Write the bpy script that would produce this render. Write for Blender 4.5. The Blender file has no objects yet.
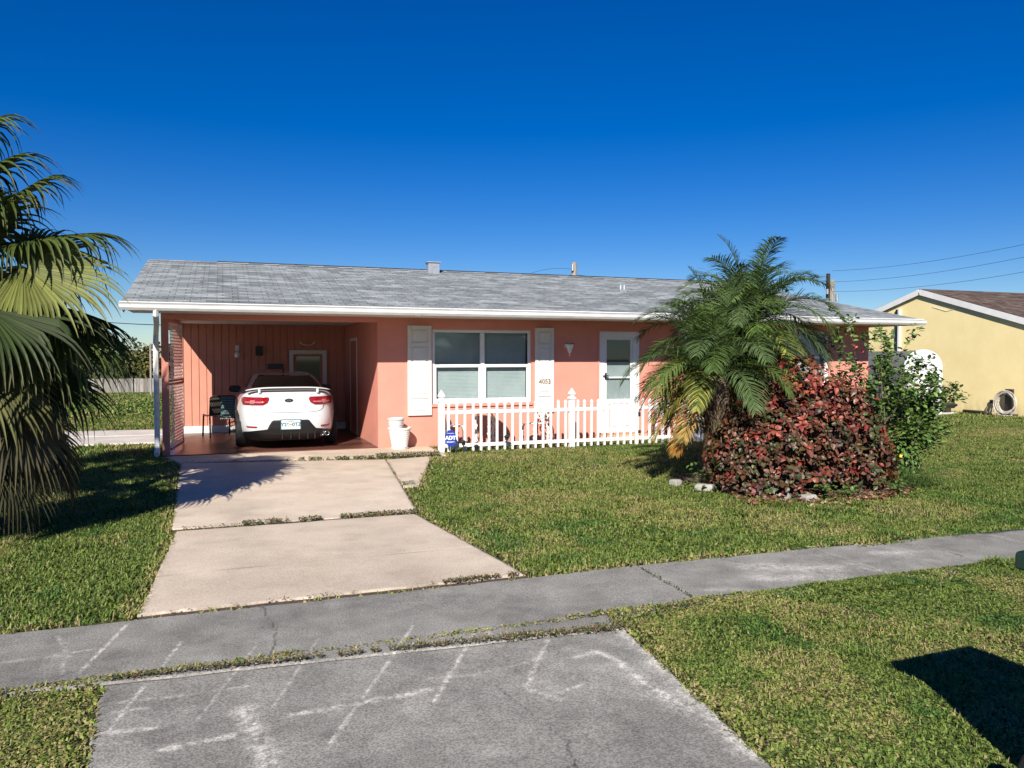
import bpy, bmesh, math, random
import numpy as np
from mathutils import Vector, Matrix, noise as mnoise
random.seed(7); rng = np.random.default_rng(11)
R = math.radians; PI = math.pi
scene = bpy.context.scene; COL = scene.collection
U = random.uniform

# ---------------------------------------------------------------- materials
def srgb(r, g, b):
    f = lambda c: (c/255/12.92) if c/255 <= .04045 else ((c/255+.055)/1.055)**2.4
    return (f(r), f(g), f(b))

def mat(name, c1, c2=None, rough=.6, nscale=6, detail=4, lo=.35, hi=.65, bump=0, bscale=60, bdist=.01,
        attr=None, metal=0, spec=.5, transl=0, coat=0, c3=None, n3=.8, stretch=None, fine=0, fscale=260):
    """procedural material: base colour mixed by noise, optional per-face colour attribute, bump, translucency"""
    m = bpy.data.materials.new(name); m.use_nodes = True
    nt = m.node_tree; nt.nodes.clear(); L = nt.links
    out = nt.nodes.new('ShaderNodeOutputMaterial'); p = nt.nodes.new('ShaderNodeBsdfPrincipled')
    p.inputs['Roughness'].default_value = rough; p.inputs['Metallic'].default_value = metal
    p.inputs['Specular IOR Level'].default_value = spec
    p.inputs['Coat Weight'].default_value = coat; p.inputs['Coat Roughness'].default_value = .06
    tc = nt.nodes.new('ShaderNodeTexCoord'); src = tc.outputs['Object']
    if stretch:
        mp = nt.nodes.new('ShaderNodeMapping'); mp.inputs['Scale'].default_value = stretch
        L.new(src, mp.inputs[0]); src2 = mp.outputs[0]
    else: src2 = src
    def noise(sc, det, vec):
        n = nt.nodes.new('ShaderNodeTexNoise'); n.inputs['Scale'].default_value = sc; n.inputs['Detail'].default_value = det
        n.inputs['Roughness'].default_value = .6
        L.new(vec, n.inputs['Vector']); return n.outputs['Fac']
    def ramp(fac, a, b, l, h):
        r = nt.nodes.new('ShaderNodeValToRGB'); r.color_ramp.elements[0].position = l; r.color_ramp.elements[1].position = h
        r.color_ramp.elements[0].color = (*a, 1); r.color_ramp.elements[1].color = (*b, 1); L.new(fac, r.inputs[0]); return r.outputs[0]
    if c2 is None: c2 = tuple(min(1, c*1.12) for c in c1)
    col = ramp(noise(nscale, detail, src2), c1, c2, lo, hi)
    def mix(mode, fac, a, b):
        x = nt.nodes.new('ShaderNodeMix'); x.data_type = 'RGBA'; x.blend_type = mode
        if isinstance(fac, (int, float)): x.inputs[0].default_value = fac
        else: L.new(fac, x.inputs[0])
        L.new(a, x.inputs[6])
        if isinstance(b, tuple): x.inputs[7].default_value = (*b, 1)
        else: L.new(b, x.inputs[7])
        return x.outputs[2]
    if c3:
        f = ramp(noise(nscale*.23, 5, src2), (0, 0, 0), (1, 1, 1), .45, .72)
        mm = nt.nodes.new('ShaderNodeMath'); mm.operation = 'MULTIPLY'; mm.inputs[1].default_value = n3; L.new(f, mm.inputs[0])
        col = mix('MIX', mm.outputs[0], col, c3)
    if fine:
        g = ramp(noise(fscale, 2, src), (1-fine,)*3, (1+fine,)*3, .35, .65)
        col = mix('MULTIPLY', 1.0, col, g)
    if attr:
        a = nt.nodes.new('ShaderNodeAttribute'); a.attribute_name = attr
        col = mix('MULTIPLY', 1.0, col, a.outputs['Color'])
    L.new(col, p.inputs['Base Color'])
    if bump:
        b = nt.nodes.new('ShaderNodeBump'); b.inputs['Strength'].default_value = bump; b.inputs['Distance'].default_value = bdist
        L.new(noise(bscale, 3, src), b.inputs['Height']); L.new(b.outputs[0], p.inputs['Normal'])
    if transl:
        t = nt.nodes.new('ShaderNodeBsdfTranslucent'); L.new(col, t.inputs['Color'])
        ms = nt.nodes.new('ShaderNodeMixShader'); ms.inputs[0].default_value = transl
        L.new(p.outputs[0], ms.inputs[1]); L.new(t.outputs[0], ms.inputs[2]); L.new(ms.outputs[0], out.inputs[0])
    else: L.new(p.outputs[0], out.inputs[0])
    return m

M = {}
WHITE = (1, 1, 1)
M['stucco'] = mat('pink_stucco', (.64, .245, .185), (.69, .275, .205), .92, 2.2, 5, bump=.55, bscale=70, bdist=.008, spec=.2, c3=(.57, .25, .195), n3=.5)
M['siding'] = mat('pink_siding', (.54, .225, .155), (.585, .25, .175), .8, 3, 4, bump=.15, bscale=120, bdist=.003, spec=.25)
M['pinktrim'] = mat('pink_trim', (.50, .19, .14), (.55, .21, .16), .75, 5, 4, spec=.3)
M['white'] = mat('white_paint', (.66, .65, .62), (.74, .73, .70), .5, 3, 4, spec=.4)
M['vinyl'] = mat('white_vinyl', (.72, .72, .71), (.78, .78, .77), .38, 2, 3, spec=.45)
M['gutter'] = mat('white_gutter', (.55, .55, .53), (.70, .70, .68), .45, 3, 6, spec=.4, stretch=(1, .3, 4))
M['soffit'] = mat('soffit', (.58, .55, .50), (.64, .60, .55), .8, 3)
M['shutter'] = mat('shutter_cream', (.63, .60, .55), (.69, .66, .60), .6, 4, 4, spec=.3)
M['dark'] = mat('dark_plastic', (.012, .012, .013), (.02, .02, .02), .5, 10)
M['black'] = mat('black_rubber', (.005, .005, .005), (.008, .008, .008), .8, 20)
M['blind'] = mat('blind', (.50, .52, .51), (.58, .60, .59), .6, 3)
M['screen'] = mat('door_screen', (.40, .42, .41), (.46, .48, .47), .4, 4, spec=.6)
M['darkshade'] = mat('dark_room_and_shade', (.02, .02, .022), (.03, .03, .03), .8)
M['metal'] = mat('galvanised', (.45, .46, .47), (.58, .59, .60), .4, 8, metal=.7)
M['antique'] = mat('antique_white', (.66, .63, .57), (.80, .79, .75), .55, 30, 4, lo=.3, hi=.55)
M['concrete'] = mat('beige_concrete', (.455, .385, .298), (.54, .465, .37), .88, 2.5, 8, lo=.3, hi=.7, bump=.35, bscale=180, bdist=.003, attr='tint', spec=.25, fine=.14, fscale=70)
M['greyconc'] = mat('weathered_concrete', (.185, .178, .160), (.29, .278, .252), .9, 3.5, 9, lo=.3, hi=.7, bump=.6, bscale=150, bdist=.005, attr='tint', spec=.2, fine=.34, fscale=95)
M['floorpaint'] = mat('red_brown_floor', (.085, .034, .024), (.15, .062, .045), .35, 2.0, 7, lo=.35, hi=.65, attr='tint', spec=.5, bump=.08, bscale=40, bdist=.003)
M['patio'] = mat('pale_patio', (.42, .39, .35), (.52, .49, .45), .9, 2, 6, fine=.1)
M['asphalt'] = mat('asphalt', (.045, .045, .047), (.07, .07, .07), .9, 5, 6, bump=.5, bscale=200, bdist=.004, fine=.3)
M['ground'] = mat('lawn_soil', (.040, .055, .016), (.075, .085, .030), .95, 1.1, 9, lo=.3, hi=.7, bump=.9, bscale=35, bdist=.03, spec=.1, c3=(.13, .11, .055), n3=.55, fine=.35)
M['mulch'] = mat('mulch', (.05, .03, .02), (.11, .07, .045), .95, 30, 5, bump=1, bscale=50, bdist=.03)
M['grass'] = mat('grass_blades', WHITE, (.9, .9, .9), .55, 4, attr='tint', transl=.30, spec=.3)
M['leaf'] = mat('glossy_leaves', WHITE, (.85, .85, .85), .45, 8, attr='tint', transl=.22, spec=.45)
M['palmleaf'] = mat('palm_leaves', WHITE, (.85, .88, .8), .55, 8, attr='tint', transl=.24, spec=.25)
M['trunk'] = mat('palm_trunk', (.10, .065, .04), (.22, .16, .11), .95, 14, 6, bump=1, bscale=30, bdist=.03)
M['bark'] = mat('grey_bark', (.10, .075, .055), (.20, .16, .12), .95, 12, 6, bump=.8, bscale=40, bdist=.01)
M['stone'] = mat('edging_stone', (.26, .245, .215), (.38, .36, .32), .9, 8, 6, bump=.6, bscale=40, bdist=.01)
M['carwhite'] = mat('car_white_paint', (.60, .60, .60), (.62, .62, .62), .22, 1, coat=.8)
M['cardark'] = mat('car_black_trim', (.004, .004, .004), (.006, .006, .006), .45, 8)
M['glassdark'] = mat('dark_glass', (.006, .007, .008), (.009, .010, .011), .04, 1, spec=.8)
M['tail'] = mat('red_lens', (.22, .004, .006), (.30, .008, .01), .12, 40, spec=.7, coat=.6)
M['tailclear'] = mat('clear_lens', (.35, .12, .12), (.5, .2, .2), .1, 40, spec=.8)
M['chrome'] = mat('chrome', (.75, .75, .76), (.82, .82, .82), .15, 3, metal=1)
M['platewhite'] = mat('plate_white', (.50, .60, .66), (.62, .70, .74), .4, 30)
M['plateblue'] = mat('plate_dark_green', (.02, .07, .07), (.03, .09, .09), .4)
M['orange'] = mat('orange_print', (.65, .22, .04), (.75, .30, .06), .5)
M['sling'] = mat('chair_mesh', (.055, .045, .038), (.075, .06, .05), .8, 60)
M['bronze'] = mat('bronze_frame', (.035, .028, .022), (.05, .04, .03), .45, 10)
M['blue'] = mat('sign_blue', (.008, .03, .26), (.012, .04, .32), .4, 5)
M['signwhite'] = mat('sign_white', (.75, .78, .82), (.8, .82, .85), .5, 5)
M['yellowwall'] = mat('yellow_stucco', (.77, .63, .31), (.83, .69, .36), .92, 1.5, 6, bump=.45, bscale=38, bdist=.012, spec=.2)
M['wood'] = mat('weathered_board', (.17, .155, .14), (.30, .28, .26), .9, 3, 5, stretch=(8, 8, .6), bump=.4, bscale=60, bdist=.01)
M['pole'] = mat('pole_wood', (.20, .17, .14), (.34, .31, .27), .9, 6, 5, stretch=(4, 4, .5))
M['wire'] = mat('wire_black', (.02, .02, .022), (.03, .03, .03), .6)
M['tan'] = mat('tan_step', (.48, .27, .14), (.60, .36, .20), .85, 6, 5)
M['hose'] = mat('pale_hose', (.42, .38, .32), (.55, .50, .43), .6, 30)
M['green'] = mat('bin_green', (.010, .028, .018), (.016, .040, .026), .42, 8, 4, bump=.1, bscale=120, bdist=.002)
M['shedw'] = mat('white_resin', (.68, .68, .70), (.74, .74, .75), .5, 2)
M['shedg'] = mat('dark_grey_resin', (.10, .10, .105), (.14, .14, .14), .6, 2)
M['treeleaf'] = mat('distant_leaves', WHITE, (.8, .8, .8), .6, 2, attr='tint', transl=.2, spec=.25)
M['pot'] = mat('white_resin_pot', (.70, .68, .64), (.80, .78, .75), .5, 6, 5)
M['potgrey'] = mat('grey_white_pot', (.52, .51, .49), (.62, .61, .59), .55, 6, 5)
M['number'] = mat('number_brass', (.22, .19, .14), (.30, .26, .20), .5)
M['towel'] = mat('teal_towel', (.03, .12, .12), (.045, .16, .155), .9, 30)

def shingle_mat(name, ca, cb, cc, mort):
    m = bpy.data.materials.new(name); m.use_nodes = True; nt = m.node_tree; L = nt.links
    p = nt.nodes['Principled BSDF']; p.inputs['Roughness'].default_value = .9; p.inputs['Specular IOR Level'].default_value = .25
    uv = nt.nodes.new('ShaderNodeUVMap'); uv.uv_map = 'UVMap'
    def brick(w, h, c1, c2, mo, msize, off, bias, sh=(0, 0, 0)):
        mp = nt.nodes.new('ShaderNodeMapping'); mp.inputs['Location'].default_value = sh; L.new(uv.outputs[0], mp.inputs[0])
        b = nt.nodes.new('ShaderNodeTexBrick'); b.offset = off; b.inputs['Scale'].default_value = 1
        b.inputs['Brick Width'].default_value = w; b.inputs['Row Height'].default_value = h
        b.inputs['Mortar Size'].default_value = msize; b.inputs['Bias'].default_value = bias; b.inputs['Mortar Smooth'].default_value = .1
        b.inputs['Color1'].default_value = (*c1, 1); b.inputs['Color2'].default_value = (*c2, 1); b.inputs['Mortar'].default_value = (*mo, 1)
        L.new(mp.outputs[0], b.inputs['Vector']); return b
    b1 = brick(.24, .145, ca, cb, mort, .008, .37, -.1)
    b2 = brick(.41, .145, (0, 0, 0), (1, 1, 1), (0, 0, 0), .0, .61, -.45, (.13, 0, 0))
    b3 = brick(.17, .145, (.82, .82, .82), (1.12, 1.12, 1.12), (1, 1, 1), .0, .23, 0, (.05, 0, 0))
    mx = nt.nodes.new('ShaderNodeMix'); mx.data_type = 'RGBA'
    mm = nt.nodes.new('ShaderNodeMath'); mm.operation = 'MULTIPLY'; mm.inputs[1].default_value = .8
    L.new(b2.outputs['Color'], mm.inputs[0]); L.new(mm.outputs[0], mx.inputs[0]); L.new(b1.outputs['Color'], mx.inputs[6]); mx.inputs[7].default_value = (*cc, 1)
    m2 = nt.nodes.new('ShaderNodeMix'); m2.data_type = 'RGBA'; m2.blend_type = 'MULTIPLY'; m2.inputs[0].default_value = 1
    L.new(mx.outputs[2], m2.inputs[6]); L.new(b3.outputs['Color'], m2.inputs[7])
    n = nt.nodes.new('ShaderNodeTexNoise'); n.inputs['Scale'].default_value = 90; n.inputs['Detail'].default_value = 3
    L.new(uv.outputs[0], n.inputs['Vector'])
    r = nt.nodes.new('ShaderNodeValToRGB'); r.color_ramp.elements[0].color = (.75, .75, .75, 1); r.color_ramp.elements[1].color = (1.2, 1.2, 1.2, 1)
    r.color_ramp.elements[0].position = .35; r.color_ramp.elements[1].position = .65; L.new(n.outputs['Fac'], r.inputs[0])
    m3 = nt.nodes.new('ShaderNodeMix'); m3.data_type = 'RGBA'; m3.blend_type = 'MULTIPLY'; m3.inputs[0].default_value = 1
    L.new(m2.outputs[2], m3.inputs[6]); L.new(r.outputs[0], m3.inputs[7])
    n2 = nt.nodes.new('ShaderNodeTexNoise'); n2.inputs['Scale'].default_value = .9; n2.inputs['Detail'].default_value = 5
    L.new(uv.outputs[0], n2.inputs['Vector'])
    r2 = nt.nodes.new('ShaderNodeValToRGB'); r2.color_ramp.elements[0].color = (.95, .95, .95, 1); r2.color_ramp.elements[1].color = (1.05, 1.05, 1.05, 1)
    r2.color_ramp.elements[0].position = .35; r2.color_ramp.elements[1].position = .65; L.new(n2.outputs['Fac'], r2.inputs[0])
    m4 = nt.nodes.new('ShaderNodeMix'); m4.data_type = 'RGBA'; m4.blend_type = 'MULTIPLY'; m4.inputs[0].default_value = 1
    L.new(m3.outputs[2], m4.inputs[6]); L.new(r2.outputs[0], m4.inputs[7])
    L.new(m4.outputs[2], p.inputs['Base Color'])
    bp = nt.nodes.new('ShaderNodeBump'); bp.inputs['Strength'].default_value = .9; bp.inputs['Distance'].default_value = .012
    L.new(b1.outputs['Fac'], bp.inputs['Height']); bp.invert = True; L.new(bp.outputs[0], p.inputs['Normal'])
    return m
M['shingle'] = shingle_mat('grey_shingles', (.155, .17, .174), (.245, .265, .268), (.42, .45, .45), (.085, .09, .093))
M['brownshingle'] = shingle_mat('brown_shingles', (.07, .045, .035), (.13, .09, .07), (.20, .15, .12), (.03, .02, .015))

# ---------------------------------------------------------------- mesh builder
def V(*a): return Vector(a)
class MB:
    def __init__(s): s.v = []; s.f = []; s.c = []; s.uv = None
    def add(s, vs, fs, col=(1, 1, 1)):
        n = len(s.v); s.v += [tuple(x) for x in vs]; s.f += [tuple(i+n for i in f) for f in fs]; s.c += [col]*len(fs); return s
    def box(s, x0, x1, y0, y1, z0, z1, col=(1, 1, 1)):
        return s.add([(x0, y0, z0), (x1, y0, z0), (x1, y1, z0), (x0, y1, z0), (x0, y0, z1), (x1, y0, z1), (x1, y1, z1), (x0, y1, z1)],
                     [(0, 3, 2, 1), (4, 5, 6, 7), (0, 1, 5, 4), (1, 2, 6, 5), (2, 3, 7, 6), (3, 0, 4, 7)], col)
    def bar(s, a, b, w, h, up=(0, 0, 1), col=(1, 1, 1)):
        a, b = Vector(a), Vector(b); d = (b-a).normalized(); sd = d.cross(Vector(up))
        if sd.length < 1e-4: sd = d.cross(Vector((1, 0, 0)))
        sd.normalize(); u = sd.cross(d); sd = sd*w/2; u = u*h/2
        vs = [a-sd-u, a+sd-u, a+sd+u, a-sd+u, b-sd-u, b+sd-u, b+sd+u, b-sd+u]
        return s.add(vs, [(0, 1, 2, 3), (7, 6, 5, 4), (0, 4, 5, 1), (1, 5, 6, 2), (2, 6, 7, 3), (3, 7, 4, 0)], col)
    def tube(s, pts, rad, n=8, cap=True, col=(1, 1, 1)):
        pts = [Vector(p) for p in pts]; rad = rad if isinstance(rad, (list, tuple)) else [rad]*len(pts)
        rings = []; pu = None
        for i, p in enumerate(pts):
            d = (pts[min(i+1, len(pts)-1)]-pts[max(i-1, 0)]).normalized()
            if pu is None: pu = d.orthogonal().normalized()
            u = (pu-d*pu.dot(d)).normalized(); w = d.cross(u); pu = u
            rings.append([p+(u*math.cos(2*PI*k/n)+w*math.sin(2*PI*k/n))*rad[i] for k in range(n)])
        vs = [q for r in rings for q in r]; fs = []
        for i in range(len(pts)-1):
            for k in range(n):
                fs.append((i*n+k, i*n+(k+1) % n, (i+1)*n+(k+1) % n, (i+1)*n+k))
        if cap: fs.append(tuple(range(n-1, -1, -1))); fs.append(tuple((len(pts)-1)*n+k for k in range(n)))
        return s.add(vs, fs, col)
    def lathe(s, prof, n=24, o=(0, 0, 0), col=(1, 1, 1)):
        vs = [(o[0]+r*math.cos(2*PI*k/n), o[1]+r*math.sin(2*PI*k/n), o[2]+z) for r, z in prof for k in range(n)]; fs = []
        for i in range(len(prof)-1):
            for k in range(n): fs.append((i*n+k, i*n+(k+1) % n, (i+1)*n+(k+1) % n, (i+1)*n+k))
        return s.add(vs, fs, col)
    def prism(s, poly, z0, z1, col=(1, 1, 1)):
        n = len(poly); vs = [(x, y, z0) for x, y in poly]+[(x, y, z1) for x, y in poly]
        return s.add(vs, [tuple(range(n-1, -1, -1)), tuple(range(n, 2*n))]+[(i, (i+1) % n, n+(i+1) % n, n+i) for i in range(n)], col)
    def build(s, name, m, parent=None, smooth=False, bevel=0, o=None, seg=2):
        if o is None: o = parent.get('_o', (0, 0, 0)) if parent is not None else (0, 0, 0)
        me = bpy.data.meshes.new(name); ox, oy, oz = o
        me.from_pydata([(a-ox, b-oy, c-oz) for a, b, c in s.v], [], s.f); me.materials.append(m)
        if any(c != (1, 1, 1) for c in s.c):
            at = me.attributes.new('tint', 'FLOAT_COLOR', 'FACE')
            at.data.foreach_set('color', np.array([(*c, 1) for c in s.c], dtype=np.float32).ravel())
        else:
            at = me.attributes.new('tint', 'FLOAT_COLOR', 'FACE')
            at.data.foreach_set('color', np.ones(len(s.c)*4, dtype=np.float32))
        if smooth:
            me.polygons.foreach_set('use_smooth', [True]*len(me.polygons))
        ob = bpy.data.objects.new(name, me); COL.objects.link(ob)
        if parent is not None: ob.parent = parent; ob['_o'] = parent.get('_o', (0, 0, 0))
        else:
            ob.location = o
        if bevel:
            b = ob.modifiers.new('bevel', 'BEVEL'); b.width = bevel; b.segments = seg; b.limit_method = 'ANGLE'; b.angle_limit = R(35)
            me.polygons.foreach_set('use_smooth', [True]*len(me.polygons))
            w = ob.modifiers.new('wn', 'WEIGHTED_NORMAL'); w.keep_sharp = True
        return ob
def tag(o, label=None, cat=None, group=None, kind=None):
    if label: o['label'] = label
    if cat: o['category'] = cat
    if group: o['group'] = group
    if kind: o['kind'] = kind
    return o
def thing(name, label, cat, loc=(0, 0, 0), group=None, rz=0):
    o = bpy.data.objects.new(name, None); COL.objects.link(o); o.empty_display_size = .1
    o.location = loc; o['_o'] = tuple(float(x) for x in loc); o.rotation_euler = (0, 0, rz)
    return tag(o, label, cat, group)
def local(name, label, cat, loc=(0, 0, 0), rz=0, group=None):
    """thing whose parts are modelled in local coordinates"""
    o = thing(name, label, cat, loc, group, rz); o['_o'] = (0., 0., 0.); return o
def copy_tree(o, parent=None):
    c = o.copy(); COL.objects.link(c)
    if parent is not None: c.parent = parent
    for ch in list(o.children): copy_tree(ch, c)
    return c
def npmesh(name, verts, loops, starts, totals, m, colors=None, smooth=False, parent=None):
    me = bpy.data.meshes.new(name); me.vertices.add(len(verts)); me.vertices.foreach_set('co', verts.astype(np.float32).ravel())
    me.loops.add(len(loops)); me.loops.foreach_set('vertex_index', loops.astype(np.int32))
    me.polygons.add(len(starts)); me.polygons.foreach_set('loop_start', starts.astype(np.int32))
    me.update(calc_edges=True); me.materials.append(m)
    if colors is not None:
        at = me.attributes.new('tint', 'FLOAT_COLOR', 'POINT')
        at.data.foreach_set('color', np.concatenate([colors, np.ones((len(colors), 1))], 1).astype(np.float32).ravel())
    if smooth: me.polygons.foreach_set('use_smooth', np.ones(len(starts), dtype=bool))
    me.validate()
    ob = bpy.data.objects.new(name, me); COL.objects.link(ob)
    if parent is not None: ob.parent = parent
    return ob
def text_mesh(txt, size, m, name, parent, loc, rot, depth=.003, bold=0):
    cu = bpy.data.curves.new(name, 'FONT'); cu.body = txt; cu.size = size; cu.extrude = depth; cu.align_x = 'CENTER'; cu.align_y = 'CENTER'
    cu.offset = bold
    to = bpy.data.objects.new('tmp_text', cu); COL.objects.link(to)
    me = bpy.data.meshes.new_from_object(to.evaluated_get(bpy.context.evaluated_depsgraph_get()))
    bpy.data.objects.remove(to); me.materials.clear(); me.materials.append(m)
    ob = bpy.data.objects.new(name, me); COL.objects.link(ob); ob.parent = parent; ob.location = loc; ob.rotation_euler = rot
    return ob

# value noise on numpy arrays
_tab = rng.random((64, 64))
def vnoise(x, y, s, ox=0, oy=0):
    x = np.asarray(x)*s+ox; y = np.asarray(y)*s+oy; xi = np.floor(x).astype(int); yi = np.floor(y).astype(int)
    fx = x-xi; fy = y-yi; fx = fx*fx*(3-2*fx); fy = fy*fy*(3-2*fy); g = lambda a, b: _tab[a % 64, b % 64]
    return (g(xi, yi)*(1-fx)+g(xi+1, yi)*fx)*(1-fy)+(g(xi, yi+1)*(1-fx)+g(xi+1, yi+1)*fx)*fy
def fbm(x, y, s, o=0, n=4):
    r = 0; a = .5; t = 0
    for i in range(n): r = r+a*vnoise(x, y, s*2**i, o+i*7.3, o*1.7+i*3.1); t += a; a *= .55
    return r/t
M['bronzegreen'] = mat('leaf_stalk_green', (.09, .10, .035), (.14, .13, .05), .5, 20)
M['lattice'] = mat('lattice_pink', (.68, .52, .46), (.76, .60, .54), .75, 5)

def splash(m, dirt, top=.45, amt=.5):
    """rain-splash dirt and faint streaks low on a wall"""
    nt = m.node_tree; L = nt.links; pb = [n for n in nt.nodes if n.type == 'BSDF_PRINCIPLED'][0]; src = pb.inputs['Base Color'].links[0].from_socket
    tc = nt.nodes.new('ShaderNodeTexCoord'); sp = nt.nodes.new('ShaderNodeSeparateXYZ'); L.new(tc.outputs['Object'], sp.inputs[0])
    mr = nt.nodes.new('ShaderNodeMapRange'); mr.inputs[1].default_value = 0; mr.inputs[2].default_value = top; mr.inputs[3].default_value = 1; mr.inputs[4].default_value = 0; L.new(sp.outputs['Z'], mr.inputs[0])
    mp = nt.nodes.new('ShaderNodeMapping'); mp.inputs['Scale'].default_value = (3, 3, 1.2); L.new(tc.outputs['Object'], mp.inputs[0])
    n = nt.nodes.new('ShaderNodeTexNoise'); n.inputs['Scale'].default_value = 2.2; n.inputs['Detail'].default_value = 7; L.new(mp.outputs[0], n.inputs['Vector'])
    r = nt.nodes.new('ShaderNodeMapRange'); r.inputs[1].default_value = .35; r.inputs[2].default_value = .7; L.new(n.outputs['Fac'], r.inputs[0])
    a = nt.nodes.new('ShaderNodeMath'); a.operation = 'MULTIPLY'; L.new(mr.outputs[0], a.inputs[0]); L.new(r.outputs[0], a.inputs[1])
    b = nt.nodes.new('ShaderNodeMath'); b.operation = 'MULTIPLY'; b.inputs[1].default_value = amt; L.new(a.outputs[0], b.inputs[0])
    x = nt.nodes.new('ShaderNodeMix'); x.data_type = 'RGBA'; L.new(b.outputs[0], x.inputs[0]); L.new(src, x.inputs[6]); x.inputs[7].default_value = (*dirt, 1); L.new(x.outputs[2], pb.inputs['Base Color'])
splash(M['stucco'], (.38, .22, .16), .5, .75); splash(M['yellowwall'], (.40, .33, .20), .6, .6); splash(M['vinyl'], (.45, .44, .38), .16, .5)
# ================================================================= SETTING
def gz(x, y):
    """ground height: level around the houses, falling gently beyond the back yards"""
    t = np.clip((np.asarray(y, dtype=float)-28)/45, 0, 1)
    return -1.5*t*t*(3-2*t)
def make_ground():
    xs = np.unique(np.concatenate([np.linspace(-900, -30, 14), np.linspace(-30, 45, 60), np.linspace(45, 900, 14)]))
    ys = np.unique(np.concatenate([np.linspace(-400, -10, 8), np.linspace(-10, 30, 60), np.linspace(30, 80, 30), np.linspace(80, 1500, 14)]))
    X, Y = np.meshgrid(xs, ys); Z = gz(X, Y)-.02+(fbm(X, Y, .6)-.5)*.03
    V_ = np.stack([X, Y, Z], -1).reshape(-1, 3); nx = len(xs); ny = len(ys)
    i = np.arange(ny-1)[:, None]*nx+np.arange(nx-1)[None, :]
    q = np.stack([i, i+1, i+nx+1, i+nx], -1).reshape(-1, 4)
    o = npmesh('ground', V_, q.ravel(), np.arange(len(q))*4, None, M['ground'], smooth=True)
    tag(o, kind='structure')
make_ground()

def slab_arrays(c, res, z, thick, tintfn, seed=0, jit=.006):
    c = [np.array(p, dtype=float) for p in c]
    L1 = max(np.linalg.norm(c[1]-c[0]), np.linalg.norm(c[2]-c[3])); L2 = max(np.linalg.norm(c[3]-c[0]), np.linalg.norm(c[2]-c[1]))
    nu = max(2, int(L1/res)+1); nv = max(2, int(L2/res)+1)
    u = np.linspace(0, 1, nu); v = np.linspace(0, 1, nv); Ug, Vg = np.meshgrid(u, v)
    P = (1-Ug)[..., None]*(1-Vg)[..., None]*c[0]+Ug[..., None]*(1-Vg)[..., None]*c[1]+Ug[..., None]*Vg[..., None]*c[2]+(1-Ug)[..., None]*Vg[..., None]*c[3]
    X, Y = P[..., 0].copy(), P[..., 1].copy()
    eu = np.minimum(Ug, 1-Ug)*L1; ev = np.minimum(Vg, 1-Vg)*L2; e = np.minimum(eu, ev)
    k = np.clip(1-e/.05, 0, 1)
    X += k*(fbm(X, Y, 9, seed)-.5)*jit*4; Y += k*(fbm(X, Y, 9, seed+9)-.5)*jit*4
    Z = np.full_like(X, z)+(fbm(X, Y, 1.5, 3)-.5)*.010-np.clip(1-e/.018, 0, 1)**2*.0025
    t = tintfn(X, Y, e)
    Vt = np.stack([X, Y, Z], -1).reshape(-1, 3); T = t.reshape(-1, 3)
    i = np.arange(nv-1)[:, None]*nu+np.arange(nu-1)[None, :]
    q = np.stack([i, i+1, i+nu+1, i+nu], -1).reshape(-1, 4)
    b = np.concatenate([np.arange(nu), np.arange(1, nv)*nu+nu-1, (nv-1)*nu+np.arange(nu-2, -1, -1), np.arange(nv-2, 0, -1)*nu])
    n0 = len(Vt); low = Vt[b].copy(); low[:, 2] -= thick
    nb = len(b); k = np.arange(nb); q2 = np.stack([b, n0+k, n0+(k+1) % nb, b[(k+1) % nb]], -1)
    return np.concatenate([Vt, low]), np.concatenate([q, q2]), np.concatenate([T, T[b]*.8])
def slabs(name, lst, m, tintfn, res=.02, z=0., thick=.12):
    Vs, Qs, Ts = [], [], []; n = 0
    for k, c in enumerate(lst):
        rr = res
        if isinstance(c, tuple): c, rr = c
        v, q, t = slab_arrays(c, rr, z, thick, tintfn, k*3.1)
        Vs.append(v); Qs.append(q+n); Ts.append(t); n += len(v)
    q = np.concatenate(Qs)
    o = npmesh(name, np.concatenate(Vs), q.ravel(), np.arange(len(q))*4, None, m, np.concatenate(Ts), smooth=False)
    return tag(o, kind='structure')

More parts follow.
